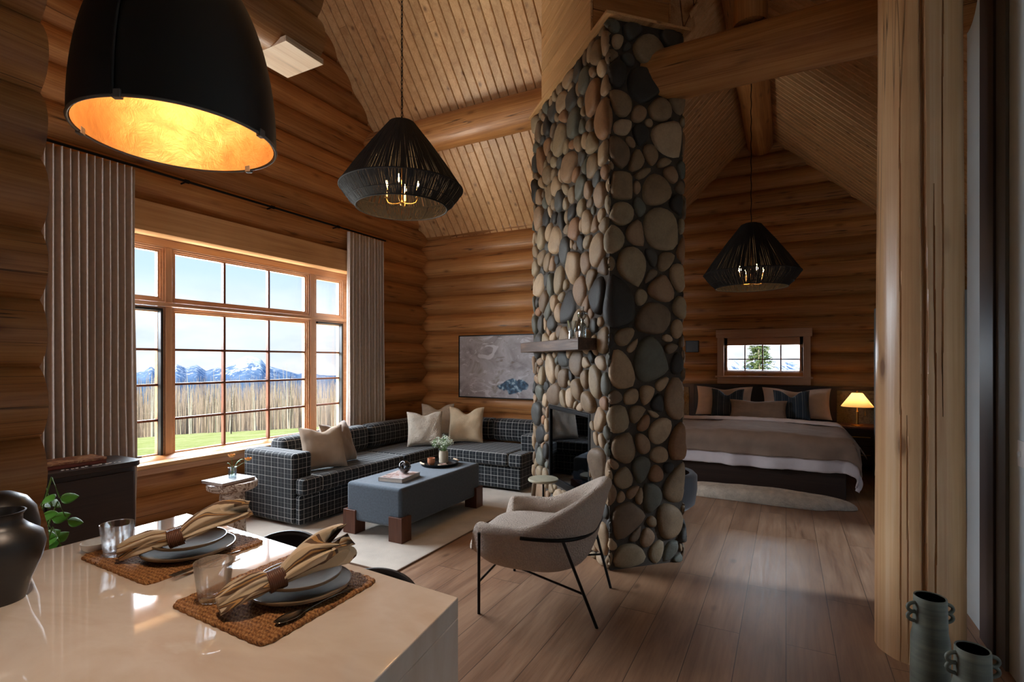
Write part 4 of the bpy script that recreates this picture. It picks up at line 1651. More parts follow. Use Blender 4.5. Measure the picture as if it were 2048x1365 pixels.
# ---------------------------------------------------------------- mantel glassware
for (s_, d_, prof, lab) in (
    (.46, .075, [(.001, 0), (.030, 0), (.030, .03), (.026, .05), (.034, .10), (.042, .145), (.040, .145), (.032, .10), (.024, .05), (.027, .03), (.027, .006), (.001, .004)], 'clear flared glass vase on the left of the mantel group'),
    (.24, .09, [(.001, 0), (.026, 0), (.03, .02), (.03, .10), (.014, .118), (.012, .13), (.034, .16), (.034, .19), (.014, .205), (.018, .235), (.016, .235), (.012, .205), (.031, .19), (.031, .16), (.010, .13), (.012, .118), (.027, .10), (.027, .01), (.001, .006)], 'tall double-bulb glass vase on the right of the mantel group'),
    (.34, .04, [(.001, 0), (.024, 0), (.03, .03), (.022, .08), (.012, .11), (.014, .15), (.012, .15), (.010, .11), (.019, .08), (.027, .03), (.022, .006), (.001, .004)], 'small smoky glass bottle between the two vases on the mantel')):
    P = CC + UL * s_ + Vector((-.7071, -.7071, 0)) * d_
    t = thing('glass_vase', lab, 'vase', (P.x, P.y, 1.6705), 0, 'glassware on the mantel')
    MB().lathe(prof, 28).build('glass_body', glass_mat('smoke_glass', .10, (.80, .80, .74, 1)) if 'smoky' in lab else clear, t, smooth=40)

# ---------------------------------------------------------------- kitchen island
m, g, p = new_mat('quartz_top')
tcn = g.n('ShaderNodeTexCoord').outputs['Object']
n1 = g.noise(g.mapping(tcn, (1.2, 2.6, 1)), 1.3, 5, .55, 1.4)
n2 = g.noise(tcn, 2.2, 4)
col = g.ramp(n1, [(.3, srgb(228, 206, 184)), (.5, srgb(242, 226, 210)), (.62, srgb(234, 214, 196)), (.7, srgb(244, 232, 218))])
col = g.mix(g.ramp(n2, [(.55, BW[0]), (.75, (.4, .4, .4, 1))]), col, srgb(206, 180, 156))
g.set(p, 'Base Color', col)
g.set(p, 'Roughness', .05)
g.set(p, 'Specular IOR Level', .6)
g.set(p, 'Coat Weight', 1.0)
g.set(p, 'Coat Roughness', .02)
g.set(p, 'Coat IOR', 1.7)
quartz = m
TZI = .92
isl = thing('kitchen_island', 'kitchen island with a polished cream quartz waterfall top', 'kitchen island', (-1.35, .4, 0))
q4 = [(-2.01, 1.16), (-1.98, -.55), (-.47, -.55), (-.71, 1.06)]
q4 = [(x + 1.35, y - .4) for x, y in q4][::-1]


def inset(poly, d):
    cx = sum(p_[0] for p_ in poly) / 4
    cy = sum(p_[1] for p_ in poly) / 4
    return [(cx + (x - cx) * (1 - d), cy + (y - cy) * (1 - d)) for x, y in poly]


ccw = [q4[3], q4[2], q4[1], q4[0]] if sum((q4[i][0] * q4[(i + 1) % 4][1] - q4[(i + 1) % 4][0] * q4[i][1]) for i in range(4)) < 0 else q4
MB().prism(ccw, TZI - .05, TZI).build('countertop', quartz, isl, bevel=.003)
# right waterfall panel
def lerp2(a, b_, t):
    return (a[0] + (b_[0] - a[0]) * t, a[1] + (b_[1] - a[1]) * t)


NR = (-.71 + 1.35, 1.06 - .4)
SR = (-.47 + 1.35, -.55 - .4)
mb = MB().prism([(NR[0] - .05, NR[1] + .004), (SR[0] - .05, SR[1]), SR, NR], 0, TZI - .0505)
mb.build('waterfall_panel', quartz, isl, bevel=.003)
MB().box(-.60, -.9, .0, .50, .36, TZI - .051).build('base_cabinet', dark_oak_y, isl)

# placemats
jm, g, p = new_mat('jute_weave')
tcn = g.n('ShaderNodeTexCoord').outputs['Object']
wv = g.n('ShaderNodeTexWave', wave_type='BANDS', bands_direction='Y', i_Vector=tcn, i_Scale=26.0, i_Distortion=4.0)
wv.inputs['Detail'].default_value = 2
wv.inputs['Detail Scale'].default_value = 10
w2_ = g.n('ShaderNodeTexWave', wave_type='BANDS', bands_direction='DIAGONAL', i_Vector=tcn, i_Scale=60.0, i_Distortion=8.0)
n1 = g.noise(tcn, 110, 4)
f = g.math('ADD', g.math('MULTIPLY', wv.outputs[1], .22), g.math('ADD', g.math('MULTIPLY', w2_.outputs[1], .18), g.math('MULTIPLY', n1, .62)))
g.set(p, 'Base Color', g.ramp(f, [(.25, srgb(96, 56, 26)), (.5, srgb(160, 104, 54)), (.75, srgb(196, 146, 92))]))
g.set(p, 'Roughness', .85)
g.set(p, 'Normal', g.bump(f, 1.0, .006))


def placemat(label, pts):
    cx = sum(q[0] for q in pts) / 4
    cy = sum(q[1] for q in pts) / 4
    t = thing('placemat', label, 'placemat', (cx, cy, TZI), 0, 'jute placemats')
    P4 = [Vector((a - cx, b_ - cy)) for a, b_ in pts]       # ccw
    out_ = []
    for i in range(4):
        c_, a_, b_ = P4[i], P4[i - 1], P4[(i + 1) % 4]
        u1, u2 = (a_ - c_).normalized() * .03, (b_ - c_).normalized() * .03
        for k_ in range(7):
            s = k_ / 6
            out_.append((c_ + u1) * (1 - s) ** 2 + c_ * 2 * s * (1 - s) + (c_ + u2) * s * s)
    dense = []
    for i in range(len(out_)):
        a_, b_ = out_[i], out_[(i + 1) % len(out_)]
        n_ = max(1, int((b_ - a_).length / .008))
        dense += [a_.lerp(b_, k_ / n_) for k_ in range(n_)]
    n = len(dense)
    vs = []
    for f_, z_ in ((1, 0), (1.006, .004), (1, .0075), (.985, .0085), (.96, .0075), (.94, .0085), (.7, .008), (.35, .008)):
        for k_, q in enumerate(dense):
            e_ = 1 + (.008 * math.sin(k_ * 1.6) if f_ >= 1 else 0)
            vs.append((q.x * f_ * e_, q.y * f_ * e_, z_ + .0006 * math.sin(k_ * 1.6)))
    fs = [(i * n + k_, i * n + (k_ + 1) % n, (i + 1) * n + (k_ + 1) % n, (i + 1) * n + k_) for i in range(7) for k_ in range(n)]
    fs.append(tuple(range(7 * n, 8 * n)))
    fs.append(tuple(reversed(range(n))))
    MB().add(vs, fs).build('woven_mat', jm, t, smooth=50)
    return t


placemat('brown jute placemat further away on the island, nearer the window', [(-1.83, .745), (-1.45, .735), (-1.465, 1.09), (-1.865, 1.085)])
placemat('brown jute placemat in front on the island, nearest the camera', [(-1.285, .70), (-.93, .685), (-.945, 1.035), (-1.295, 1.06)])
MZ = TZI + .0085

plate_w = plain('plate_glaze', srgb(128, 108, 84), .7, var=.05, vscale=30, spec=.12)
plate_d = plain('plate_rim_brown', srgb(112, 90, 66), .3, var=.08, vscale=30, coat=.3)


def plate(label, x, y, z, r, m_=None):
    t = thing('plate', label, 'plate', (x, y, z), 0, 'stoneware plates')
    MB().lathe([(.001, 0), (r * .55, 0), (r * .62, .003), (r * .93, .012), (r, .016), (r, .020), (r * .985, .0215), (r * .92, .018), (r * .6, .0075), (.001, .006)], 64).build('dish', m_ or plate_w, t, smooth=35)
    mb = MB()
    mb.tube([(r * .995 * math.cos(2 * math.pi * q / 64), r * .995 * math.sin(2 * math.pi * q / 64), .0205) for q in range(64)], .0022, 6, closed=True)
    mb.build('rim', plate_d, t, smooth=60)
    return t


plate('larger stoneware plate at the bottom of the far place setting', -1.575, .915, MZ, .122)
plate('smaller stoneware plate on top at the far place setting', -1.575, .915, MZ + .0224, .098)
plate('larger stoneware plate at the bottom of the near place setting', -1.068, .893, MZ, .120)
plate('smaller stoneware plate on top at the near place setting', -1.068, .893, MZ + .0224, .096)


def tumbler(label, x, y):
    t = thing('tumbler', label, 'glass', (x, y, MZ + .0005), 0, 'clear tumblers')
    MB().lathe([(.001, 0), (.030, 0), (.033, .004), (.0385, .05), (.043, .090), (.0425, .0912), (.0408, .090), (.0365, .05), (.031, .016), (.026, .012), (.001, .012)], 48).build('glass_body', tumbler_m, t, smooth=40)


tumbler_m = bpy.data.materials.new('tumbler_glass')
tumbler_m.use_nodes = True
g = N(tumbler_m.node_tree)
tumbler_m.node_tree.nodes.clear()
rf = g.n('ShaderNodeBsdfGlass', i_IOR=1.25, i_Roughness=0.0, i_Color=(.98, .99, 1, 1))
tp_ = g.n('ShaderNodeBsdfTransparent')
mx = g.n('ShaderNodeMixShader', i_0=.6, i_1=rf, i_2=tp_)
gl = g.n('ShaderNodeBsdfGlossy', i_Roughness=.02)
fz = g.n('ShaderNodeLayerWeight', i_Blend=.3)
mx2 = g.n('ShaderNodeMixShader', i_0=g.math('MULTIPLY', fz.outputs[0], .45), i_1=mx, i_2=gl)
g.n('ShaderNodeOutputMaterial', i_0=mx2)
tumbler('clear glass tumbler on the far placemat', -1.745, .805)
tumbler('clear glass tumbler on the near placemat', -1.213, .762)

# napkins in rings
m, g, p = new_mat('napkin_stripe')
uvn = g.n('ShaderNodeAttribute', attribute_name='stripe')
tcn = g.n('ShaderNodeTexCoord').outputs['Object']
s_ = g.math('ADD', uvn.outputs[2], g.math('MULTIPLY', g.noise(tcn, 14, 3), .12))
fr = g.math('FRACT', g.math('MULTIPLY', s_, 3.0))
col = g.ramp(fr, [(0, srgb(212, 190, 160)), (.28, srgb(206, 182, 150)), (.30, srgb(112, 84, 62)), (.44, srgb(104, 78, 58)), (.46, srgb(188, 140, 84)), (.54, srgb(196, 150, 96)), (.56, srgb(100, 76, 58)), (.64, srgb(104, 78, 58)), (.66, srgb(192, 168, 136))], 'CONSTANT')
g.set(p, 'Base Color', col)
g.set(p, 'Roughness', .9)
g.set(p, 'Normal', g.bump(g.noise(tcn, 400, 2), .15, .001))
napm = m
ringm = plain('ring_rattan', srgb(96, 56, 34), .5, var=.1, vscale=60)


def napkin(label, path, seed, w_in, w_out, fan):
    """gathered cloth through a ring; path: start, ring, end"""
    A, B_, C_ = [Vector(q) for q in path]
    t = thing('napkin', label, 'napkin', tuple(B_), 0, 'striped napkins')
    strp = []

    def shape(u, v):
        # u along, v round
        s = u * 2
        if s < 1:
            c_ = A.lerp(B_, s)
            c_.z += .012 * math.sin(math.pi * s)
        else:
            c_ = B_.lerp(C_, s - 1)
            c_.z += .018 * math.sin(math.pi * (s - 1))
        d = (C_ - A).normalized()
        sd = Vector((-d.y, d.x, 0)).normalized()
        up = sd.cross(d) * -1
        if up.z < 0:
            up = -up
        k_ = abs(s - 1)
        if s < 1:
            wd = .019 + (w_in - .019) * math.sin(min(1, k_ * 1.25) * math.pi / 2) * (1 if k_ < .7 else 1 - .75 * ((k_ - .7) / .3) ** 1.5)
            ht = .016 + .010 * math.sin(min(1, k_ * 2) * math.pi / 2) * (1 - .75 * max(0, k_ - .4) / .6)
        else:
            wd = .019 + (w_out - .019) * math.sin(min(1, k_ * 1.2) * math.pi / 2)
            ht = .016 + .018 * math.sin(min(1, k_ * 1.5) * math.pi / 2) * (1 - .3 * k_)
        q = 2 * math.pi * v
        fold = 1 + min(1, .25 + k_) * (.20 * math.sin(5 * q + seed) + .13 * math.sin(9 * q + seed * 2 + 3 * s) + .1 * nz(3 * math.cos(q), 3 * math.sin(q), s * 3 + seed))
        e_ = 1
        if u > .97:
            e_ = .8
        end = fan * max(0, s - 1) ** 2 * (.5 + .5 * math.sin(3 * q + seed))
        P = c_ + sd * (wd * math.cos(q) * fold * e_) + up * (ht * math.sin(q) * fold * e_) + d * (.035 * max(0, s - 1) * math.sin(4 * q + seed)) + Vector((0, 0, 1)) * end
        P -= B_
        return tuple(P)
    mb = MB()
    nu, nv = 56, 72
    mb.grid(shape, nu, nv, cv=True)
    mb.f.append(tuple(range(nv)))
    mb.f.append(tuple(reversed(range((nu - 1) * nv, nu * nv))))
    o = mb.build('cloth', napm, t, smooth=180)
    at = o.data.attributes.new('stripe', 'FLOAT', 'POINT')
    at.data.foreach_set('value', [abs(((j / nv) * 2) % 2 - 1) + .15 * math.sin(i * .12) for i in range(nu) for j in range(nv)])
    # ring
    d = (C_ - A).normalized()
    rg = MB()
    rot = d.to_track_quat('Z', 'Y').to_matrix().to_4x4()
    for k_ in range(9):
        off_ = (k_ - 4) * .0042
        rg.tube([tuple(rot @ Vector((.0235 * math.cos(2 * math.pi * q / 32), .0235 * math.sin(2 * math.pi * q / 32), off_))) for q in range(32)], .0026, 6, closed=True)
    rg.build('napkin_ring', ringm, t, smooth=60)
    return t


napkin('brown striped linen napkin in a ring across the far plates', [(-1.672, .775, .952), (-1.560, .868, .988), (-1.515, 1.035, 1.022)], 1.3, .034, .055, .012)
napkin('brown striped linen napkin in a ring across the near plates, its end fanned upright', [(-1.118, .712, .952), (-1.055, .812, .988), (-1.012, .965, 1.008)], 4.1, .036, .052, .045)

# cutlery
steel = plain('cutlery_steel', srgb(150, 140, 130), .22, metal=1, var=.02)


def cutlery(kind, label, a, b_):
    A, B_ = Vector(a), Vector(b_)
    d = B_ - A
    t = thing(kind, label, kind, (A.x, A.y, MZ), math.atan2(d.y, d.x), 'dark cutlery')
    L = d.length
    mb = MB()

    def hfn(u, v):
        w_ = .0042 - .0014 * math.sin(math.pi * min(1, u * 1.1))
        q = 2 * math.pi * v
        return (L * .32 + u * L * .68, w_ * math.cos(q), .0035 + .0018 * math.sin(q) + .004 * math.sin(math.pi * u))
    mb.grid(hfn, 14, 10, cv=True)
    mb.f += [tuple(range(10)), tuple(reversed(range(130, 140)))]
    mb.build('handle', steel, t, smooth=60)
    mb = MB()
    if kind == 'spoon':
        mb.grid(lambda u, v: (L * .34 * u, (v - .5) * .036 * math.sin(math.pi * (.08 + .86 * u)) ** .7, .0075 - .006 * math.sin(math.pi * u) * (1 - (2 * v - 1) ** 2)), 14, 9)
    elif kind == 'knife':
        mb.grid(lambda u, v: (L * .34 * u, (v - .5) * .016 * min(1, .25 + u * 3), .003 + .001 * u), 10, 4)
    else:
        mb.grid(lambda u, v: (L * (.16 + .18 * u), (v - .5) * .022 * (1 - .55 * u ** 2), .004 + .001 * u), 8, 6)
        for q in range(4):
            y_ = -.0095 + q * .0063
            mb.box(0, y_ - .0012, .003, L * .17, y_ + .0012, .0048)
    mb.build({'spoon': 'bowl', 'knife': 'blade', 'fork': 'tines'}[kind], steel, t, smooth=60, solid=.0014 if kind != 'fork' else .001)


cutlery('fork', 'dark fork to the right of the far plates', (-1.43, .785, 0), (-1.44, .985, 0))
cutlery('spoon', 'spoon lying to the right of the near plates', (-.97, .745, 0), (-.957, .955, 0))
cutlery('knife', 'knife with a shiny handle left of the near plates', (-1.21, .83, 0), (-1.222, 1.045, 0))
cutlery('knife', 'knife mostly hidden left of the far plates', (-1.72, .88, 0), (-1.735, 1.07, 0))

# dark jugs on the left end of the island
jug_m = plain('dark_stoneware', srgb(32, 30, 30), .38, var=.1, vscale=10, bump=.1, bscale=40)
t = thing('stoneware_jug', 'matte dark jug with a flared rim at the left end of the island', 'jug', (-1.683, .52, TZI), 0)
MB().lathe([(r_ * .86 if r_ > .01 else r_, z_ * .89) for r_, z_ in ((.001, 0), (.062, 0), (.066, .01), (.075, .05), (.098, .105), (.107, .145), (.100, .175), (.070, .198), (.056, .212), (.056, .228), (.064, .24), (.060, .241), (.050, .226), (.048, .2), (.001, .19))], 56).build('body', jug_m, t, smooth=50)
t = thing('round_jar', 'round dark jar behind the flared jug on the island', 'jar', (-1.885, .585, TZI), 0)
MB().lathe([(.001, 0), (.05, 0), (.07, .03), (.085, .08), (.088, .13), (.080, .175), (.060, .205), (.03, .222), (.001, .226)], 48).build('body', jug_m, t, smooth=60)
t = thing('white_dish', 'small white dish just showing beside the dark jug', 'dish', (-1.86, .80, TZI))
MB().lathe([(.001, 0), (.022, 0), (.034, .012), (.038, .028), (.036, .028), (.030, .012), (.001, .006)], 32).build('bowl', plain('white_glaze', srgb(225, 225, 225), .2, var=.01), t, smooth=50)

# bar stools behind the island
stool_m = plain('stool_black', srgb(22, 20, 22), .4, var=.02)


def stool(label, x, y, rz, top):
    t = thing('bar_stool', label, 'bar stool', (x, y, 0), rz, 'bar stools')
    MB().lathe([(.001, .60), (.16, .60), (.175, .61), (.175, .63), (.16, .645), (.001, .64)], 40, sx=1, sy=.95).build('seat', stool_m, t, smooth=50)
    for sx in (-1, 1):
        for sy in (-1, 1):
            MB().tube([(sx * .12, sy * .11, .60), (sx * .165, sy * .16, 0)], .010, 8).build('leg', legm, t, smooth=60)
    MB().tube([(sx * .153, sy * .147, .18) for sx, sy in ((-1, -1), (1, -1), (1, 1), (-1, 1))], .007, 8, closed=True).build('footrest', legm, t)
    mb = MB()

    def bfn(u, v):
        a = math.pi * (.12 + .76 * u)
        h_ = (top - .07) + (v * .07) * (1 - .35 * abs(2 * u - 1) ** 2) + .0
        return (.185 * math.cos(a), .055 + .115 * math.sin(a), h_ - .02 * abs(2 * u - 1) ** 2)
    mb.grid(bfn, 30, 5)
    mb.build('back_rail', stool_m, t, smooth=180, solid=.012)
    for s in (-1, 1):
        MB().tube([(s * .11, .10, .62), (s * .125, .148, top - .05)], .008, 8).build('back_post', legm, t, smooth=60)


stool('black bar stool with a curved back rail behind the far place setting', -1.63, 1.20, 0, .848)
stool('black bar stool mostly hidden behind the near place setting', -1.17, 1.17, 0, .80)

# ---------------------------------------------------------------- big dome pendant over the island
dp = thing('dome_pendant', 'large black dome pendant with gold leaf inside, close above the island', 'pendant lamp', (-1.125, .635, 1.965))
dome_m = plain('dome_black', srgb(24, 20, 19), .5, var=.12, vscale=5)
m, g, p = new_mat('gold_leaf')
tcn = g.n('ShaderNodeTexCoord').outputs['Object']
n1 = g.noise(tcn, 7, 6, .65, .6)
n2 = g.noise(tcn, 26, 5, .7, 1)
g.set(p, 'Base Color', g.ramp(n1, [(.3, srgb(176, 130, 76)), (.5, srgb(212, 164, 100)), (.7, srgb(228, 190, 130))]))
g.set(p, 'Metallic', .55)
g.set(p, 'Roughness', .5)
g.set(p, 'Normal', g.bump(n2, .5, .004))
R0, HD = .184, .40
mb = MB()
prof = []
for k_ in range(25):
    s = k_ / 24
    prof.append((max(.012, R0 * (1 - s ** 2.2) ** .52) if s < 1 else .012, s * HD))
mb.lathe(prof, 72)
mb.f = [f for f in mb.f if len(f) == 4]
mb.build('shade', dome_m, dp, smooth=180)
mb = MB()
mb.lathe([(r - .006 if r > .03 else r, z * .985) for r, z in prof], 72)
mb.f = [tuple(reversed(f)) for f in mb.f if len(f) == 4]
mb.build('gold_lining', m, dp, smooth=180)
rim_m = plain('rim_grey', srgb(120, 116, 112), .4, metal=.6, var=.02)
MB().tube([(R0 * math.cos(2 * math.pi * q / 90) * .992, R0 * math.sin(2 * math.pi * q / 90) * .992, 0) for q in range(90)], .0032, 8, closed=True).build('rim', rim_m, dp, smooth=60)
for a in (100, -60, 20, -140):
    MB().box(-.008, -.005, -.006, .008, .006, .010, Matrix.Rotation(R(a), 4, 'Z') @ Matrix.Translation((R0 * .995, 0, 0)) @ Matrix.Rotation(R(90), 4, 'Z')).build('rim_clip', rim_m, dp, bevel=.002)
a = R(-62)
MB().tube([((r + .003) * math.cos(a), (r + .003) * math.sin(a), z) for r, z in prof], .003, 6).build('seam', dome_m, dp, smooth=60)
MB().lathe([(.001, HD - .02), (.02, HD - .02), (.022, HD + .03), (.006, HD + .05), (.004, 4.09), (.001, 4.09)], 16).build('cable', rod_m, dp, smooth=60)
MB().lathe([(.001, .24), (.012, .245), (.026, .27), (.028, .295), (.016, .33), (.001, .34)], 20).build('bulb', bm, dp, smooth=60)
light('dome_light', 'POINT', (-1.125, .635, 1.965 + .14), 1.5, (1, .70, .42), shadow_soft_size=.03)
light('dome_spot', 'SPOT', (-1.125, .635, 1.965 + .22), 19, (1, .82, .66), shadow_soft_size=.03, spot_size=R(76), spot_blend=.5)

# ---------------------------------------------------------------- cabinet under the left curtain
cab = thing('sideboard', 'dark brown sideboard with rounded corners in front of the left curtain', 'sideboard', (-4.27, 1.50, 0))


def rr_poly(x0, y0, x1, y1, r):
    o = []
    for cx, cy, a0_ in ((x1 - r, y0 + r, -90), (x1 - r, y1 - r, 0), (x0 + r, y1 - r, 90), (x0 + r, y0 + r, 180)):
        for k_ in range(9):
            a = R(a0_ + 90 * k_ / 8)
            o.append((cx + r * math.cos(a), cy + r * math.sin(a)))
    return o


MB().prism(rr_poly(-.20, -.56, .17, .53, .07), 0, .75).build('body', dark_oak_y, cab, smooth=40)
MB().prism(rr_poly(-.225, -.585, .195, .555, .09), .751, .79).build('cabinet_top', dark_oak_y, cab, bevel=.006)
for q in range(2):
    MB().box(.171, -.50 + q * .5, .08, .186, -.012 + q * .5, .72).build('door', dark_oak_y, cab, bevel=.004)
pb = thing('puzzle_box', 'brown picture puzzle box lying on the dark sideboard', 'box', (-4.30, 1.70, .7905), R(-4))
pbm, g, p = new_mat('puzzle_lid')
tcn = g.n('ShaderNodeTexCoord').outputs['Object']
g.set(p, 'Base Color', g.ramp(g.noise(tcn, 18, 5, .6, 1), [(.35, srgb(80, 46, 32)), (.5, srgb(132, 82, 54)), (.6, srgb(186, 150, 110)), (.7, srgb(106, 60, 40))]))
g.set(p, 'Roughness', .4)
MB().box(-.11, -.17, 0, .11, .17, .024).build('tray', plain('box_red', srgb(110, 52, 38), .5), pb, bevel=.002)
MB().box(-.113, -.173, .0245, .113, .173, .040).build('lid', pbm, pb, bevel=.002)
rg3 = random.Random(9)
pcm = plain('puzzle_piece', srgb(205, 196, 186), .6)
for q in range(13):
    x_, y_ = -4.135 + rg3.uniform(-.012, .012), 1.60 + q * .027 + rg3.uniform(-.008, .008)
    w_ = .006
    mb = MB().box(-w_, -w_, 0, w_, w_, .003)
    mb.lathe([(.001, 0), (.003, 0), (.003, .003), (.001, .003)], 8, c=(w_ + .002, 0, 0))
    o = mb.build('puzzle_piece', pcm)
    o.location = (x_, y_, .7903)
    o.rotation_euler = (0, 0, rg3.uniform(0, 6))
    tag(o, 'small pale jigsaw piece loose on the sideboard beside the puzzle box', 'puzzle piece', 'jigsaw pieces on the sideboard')

# trailing plant behind the end of the near log wall
pl = thing('trailing_plant', 'green leafy plant peeking out behind the end of the near log wall', 'plant', (-3.26, 1.10, 0))
MB().lathe([(.001, 0), (.10, 0), (.13, .03), (.14, .24), (.13, .25), (.12, .23), (.001, .22)], 32).build('pot', jug_m, pl, smooth=40)
leaf_m = plain('leaf_green', srgb(74, 138, 40), .5, var=.12, vscale=20)
rg4 = random.Random(12)
for q in range(9):
    a = rg4.uniform(30, 100) if q < 6 else rg4.uniform(-160, 0)
    ln = rg4.uniform(.10, .17)
    H_ = rg4.uniform(.5, .95)
    ptsv = [Vector((0, 0, .22)), Vector((ln * .4 * math.cos(R(a)), ln * .4 * math.sin(R(a)), H_ * .7)), Vector((ln * .9 * math.cos(R(a)), ln * .9 * math.sin(R(a)), H_)), Vector((ln * 1.15 * math.cos(R(a)), ln * 1.15 * math.sin(R(a)), H_ - .1))]
    MB().tube(ptsv, .004, 6).build('vine', stem_m, pl, smooth=180)
    for k_ in range(4):
        b_ = ptsv[1].lerp(ptsv[2], k_ / 3) if k_ < 3 else ptsv[3]
        L_ = rg4.uniform(.06, .085)
        aa = R(a + rg4.uniform(-50, 50))
        tl = rg4.uniform(-.3, .5)

        def lf_(u, v, b_=b_, L_=L_, aa=aa, tl=tl):
            s = (v - .5) * L_ * .8 * math.sin(math.pi * (u ** .75)) ** .8
            return (b_.x + u * L_ * math.cos(aa) - s * math.sin(aa), b_.y + u * L_ * math.sin(aa) + s * math.cos(aa), b_.z + tl * L_ * u + .7 * s - .3 * abs(s) - .01 * u * u)
        MB().grid(lf_, 9, 7).build('leaf', leaf_m, pl, smooth=180, solid=.0008)

# ---------------------------------------------------------------- floor vases, light switches on the right
m, g, p = new_mat('sage_glaze')
tcn = g.n('ShaderNodeTexCoord').outputs['Object']
bands = g.noise(g.mapping(tcn, (3, 3, 60)), 1, 3)
g.set(p, 'Base Color', g.ramp(g.math('ADD', g.math('MULTIPLY', g.noise(tcn, 9, 5), .6), g.math('MULTIPLY', bands, .4)), [(.3, srgb(64, 64, 56)), (.5, srgb(88, 90, 78)), (.7, srgb(116, 114, 98))]))
g.set(p, 'Roughness', .55)
g.set(p, 'Normal', g.bump(bands, .3, .003))
sage = m
vin = plain('vase_inside', srgb(60, 40, 34), .8)


def floor_vase(label, x, y, H_, r_, rz):
    t = thing('floor_vase', label, 'vase', (x, y, 0), rz, 'grey-green floor vases')
    MB().lathe([(.001, 0), (r_ * 1.05, 0), (r_ * 1.16, .02), (r_ * 1.18, H_ * .5), (r_ * 1.15, H_ * .74), (r_ * 1.03, H_ * .80), (r_, H_ * .9), (r_ * .98, H_ - .006), (r_ * .96, H_), (r_ * .86, H_ - .002)], 48).build('body', sage, t, smooth=40)
    MB().lathe([(r_ * .86, H_ - .002), (r_ * .85, H_ * .85), (r_ * .9, H_ * .5), (.001, H_ * .5)], 48).build('inside', vin, t, smooth=60)
    for s in (-1, 1):
        for k_ in range(2):
            zc = H_ * (.93 - .055 * k_ * (.6 / H_))
            mb = MB()
            mb.tube([(s * (r_ * .97 + .027 * math.sin(math.pi * q / 10)), 0, zc - .018 * math.cos(math.pi * q / 10)) for q in range(11)], .0065, 8)
            mb.build('handle', sage, t, smooth=60)


floor_vase('taller grey-green floor vase with small looped handles beside the log post', .478, 2.45, .615, .052, R(20))
floor_vase('shorter grey-green floor vase with small looped handles in front by the wall', .548, 2.236, .545, .049, R(15))
swm = plain('switch_white', srgb(222, 222, 220), .4, var=.01)
for (y_, lab) in ((3.165, 'white light switch plate with one toggle on the plaster wall'), (3.065, 'white switch plate at the right edge of the plaster wall')):
    t = thing('light_switch', lab, 'light switch', (.9495, y_, 1.075))
    MB().box(-.006, -.036, -.06, 0, .036, .06).build('plate', swm, t, bevel=.002)
    MB().box(-.016, -.005, -.012, -.006, .005, .010).build('toggle', swm, t, bevel=.001)
# ---------------------------------------------------------------- bedroom
hbm = plain('headboard_leather', srgb(46, 38, 36), .5, var=.08, vscale=6, bump=.15, bscale=80)
hb = thing('headboard', 'long dark headboard panel against the bedroom log wall', 'headboard', (-.36, 8.72, 0))
MB().box(-.94, -.03, .25, .92, .02, 1.11).build('centre_panel', hbm, hb, bevel=.008)
MB().box(-1.75, -.012, .0, 1.52, .03, 1.13).build('back_board', dark_oak, hb)
sidem, g, p = new_mat('side_panel_leather')
tcn = g.n('ShaderNodeTexCoord').outputs['Object']
g.set(p, 'Base Color', g.ramp(g.noise(tcn, 22, 5, .65), [(.35, srgb(70, 60, 44)), (.5, srgb(112, 98, 72)), (.65, srgb(84, 74, 54))]))
g.set(p, 'Roughness', .6)
for a, b_ in ((1.0, 1.46), (-1.70, -1.02)):
    MB().box(a, -.026, .55, b_, -.012, 1.08).build('side_panel', sidem, hb, bevel=.004)
bed = thing('bed', 'wide bed with a dark base in the bedroom', 'bed', (-.36, 7.58, 0))
MB().box(-.93, -1.02, .0, .93, 1.09, .30).build('base', dark_oak, bed, bevel=.01)
sheet = plain('white_cotton', srgb(214, 198, 196), .85, var=.03, bump=.08, bscale=200, bdist=.001)
taupe = plain('taupe_blanket', srgb(136, 112, 96), .9, var=.05, bump=.1, bscale=240, bdist=.001)
MB().box(-.92, -1.0, .301, .92, 1.08, .56).build('mattress', sheet, bed, bevel=.06, bseg=5)


def drape(x0, x1, yf, yh, zt, dl, dr, df, rad, wob, seed, nx=90, ny=90, flare=.12):
    """cloth lying on a slab, hanging over left, right and foot edges"""
    def edge(s, hang):
        # s: arclength beyond the edge -> (out, down)
        if s <= 0:
            return 0, 0
        q = min(s / rad, math.pi / 2)
        o_, d_ = rad * math.sin(q), rad * (1 - math.cos(q))
        s2 = s - q * rad
        return o_ + s2 * flare, d_ + max(0, s2) * .98

    def fn(u, v):
        X_ = x0 - dl + u * (x1 - x0 + dl + dr)
        Y_ = yf - df + v * (yh - yf + df)
        sx = max(0, X_ - x1) if X_ > x1 else (min(0, X_ - x0) if X_ < x0 else 0)
        sy = max(0, yf - Y_)
        L = math.hypot(sx, sy)
        o_, d_ = edge(L, 0)
        px, py = X_ - sx, Y_ + sy
        if L > 0:
            px += o_ * sx / L
            py -= o_ * sy / L
        z_ = zt - d_
        fold = min(1, L / .25)
        tt = (X_ * 9 if sy > abs(sx) else Y_ * 9) + seed
        px += fold * wob * nz(tt * .5, L * 2, seed) * (1 if abs(sx) > 0 else .3)
        py += fold * wob * nz(tt * .5 + 5, L * 2, seed) * (1 if sy > 0 else .3)
        z_ += .014 * nz(X_ * 3, Y_ * 3, seed) * (1 - fold) + .012 * nz(X_ * 5, Y_ * 1.2, seed + 4) + .006 * nz(X_ * 14, Y_ * 14, seed)
        # crown over the pillows side
        z_ += .03 * (1 - fold) * math.cos((X_ - (x0 + x1) / 2) / (x1 - x0) * math.pi) ** 2
        return (px + .36, py - 7.58, z_)
    mb = MB()
    mb.grid(fn, nx, ny)
    return mb


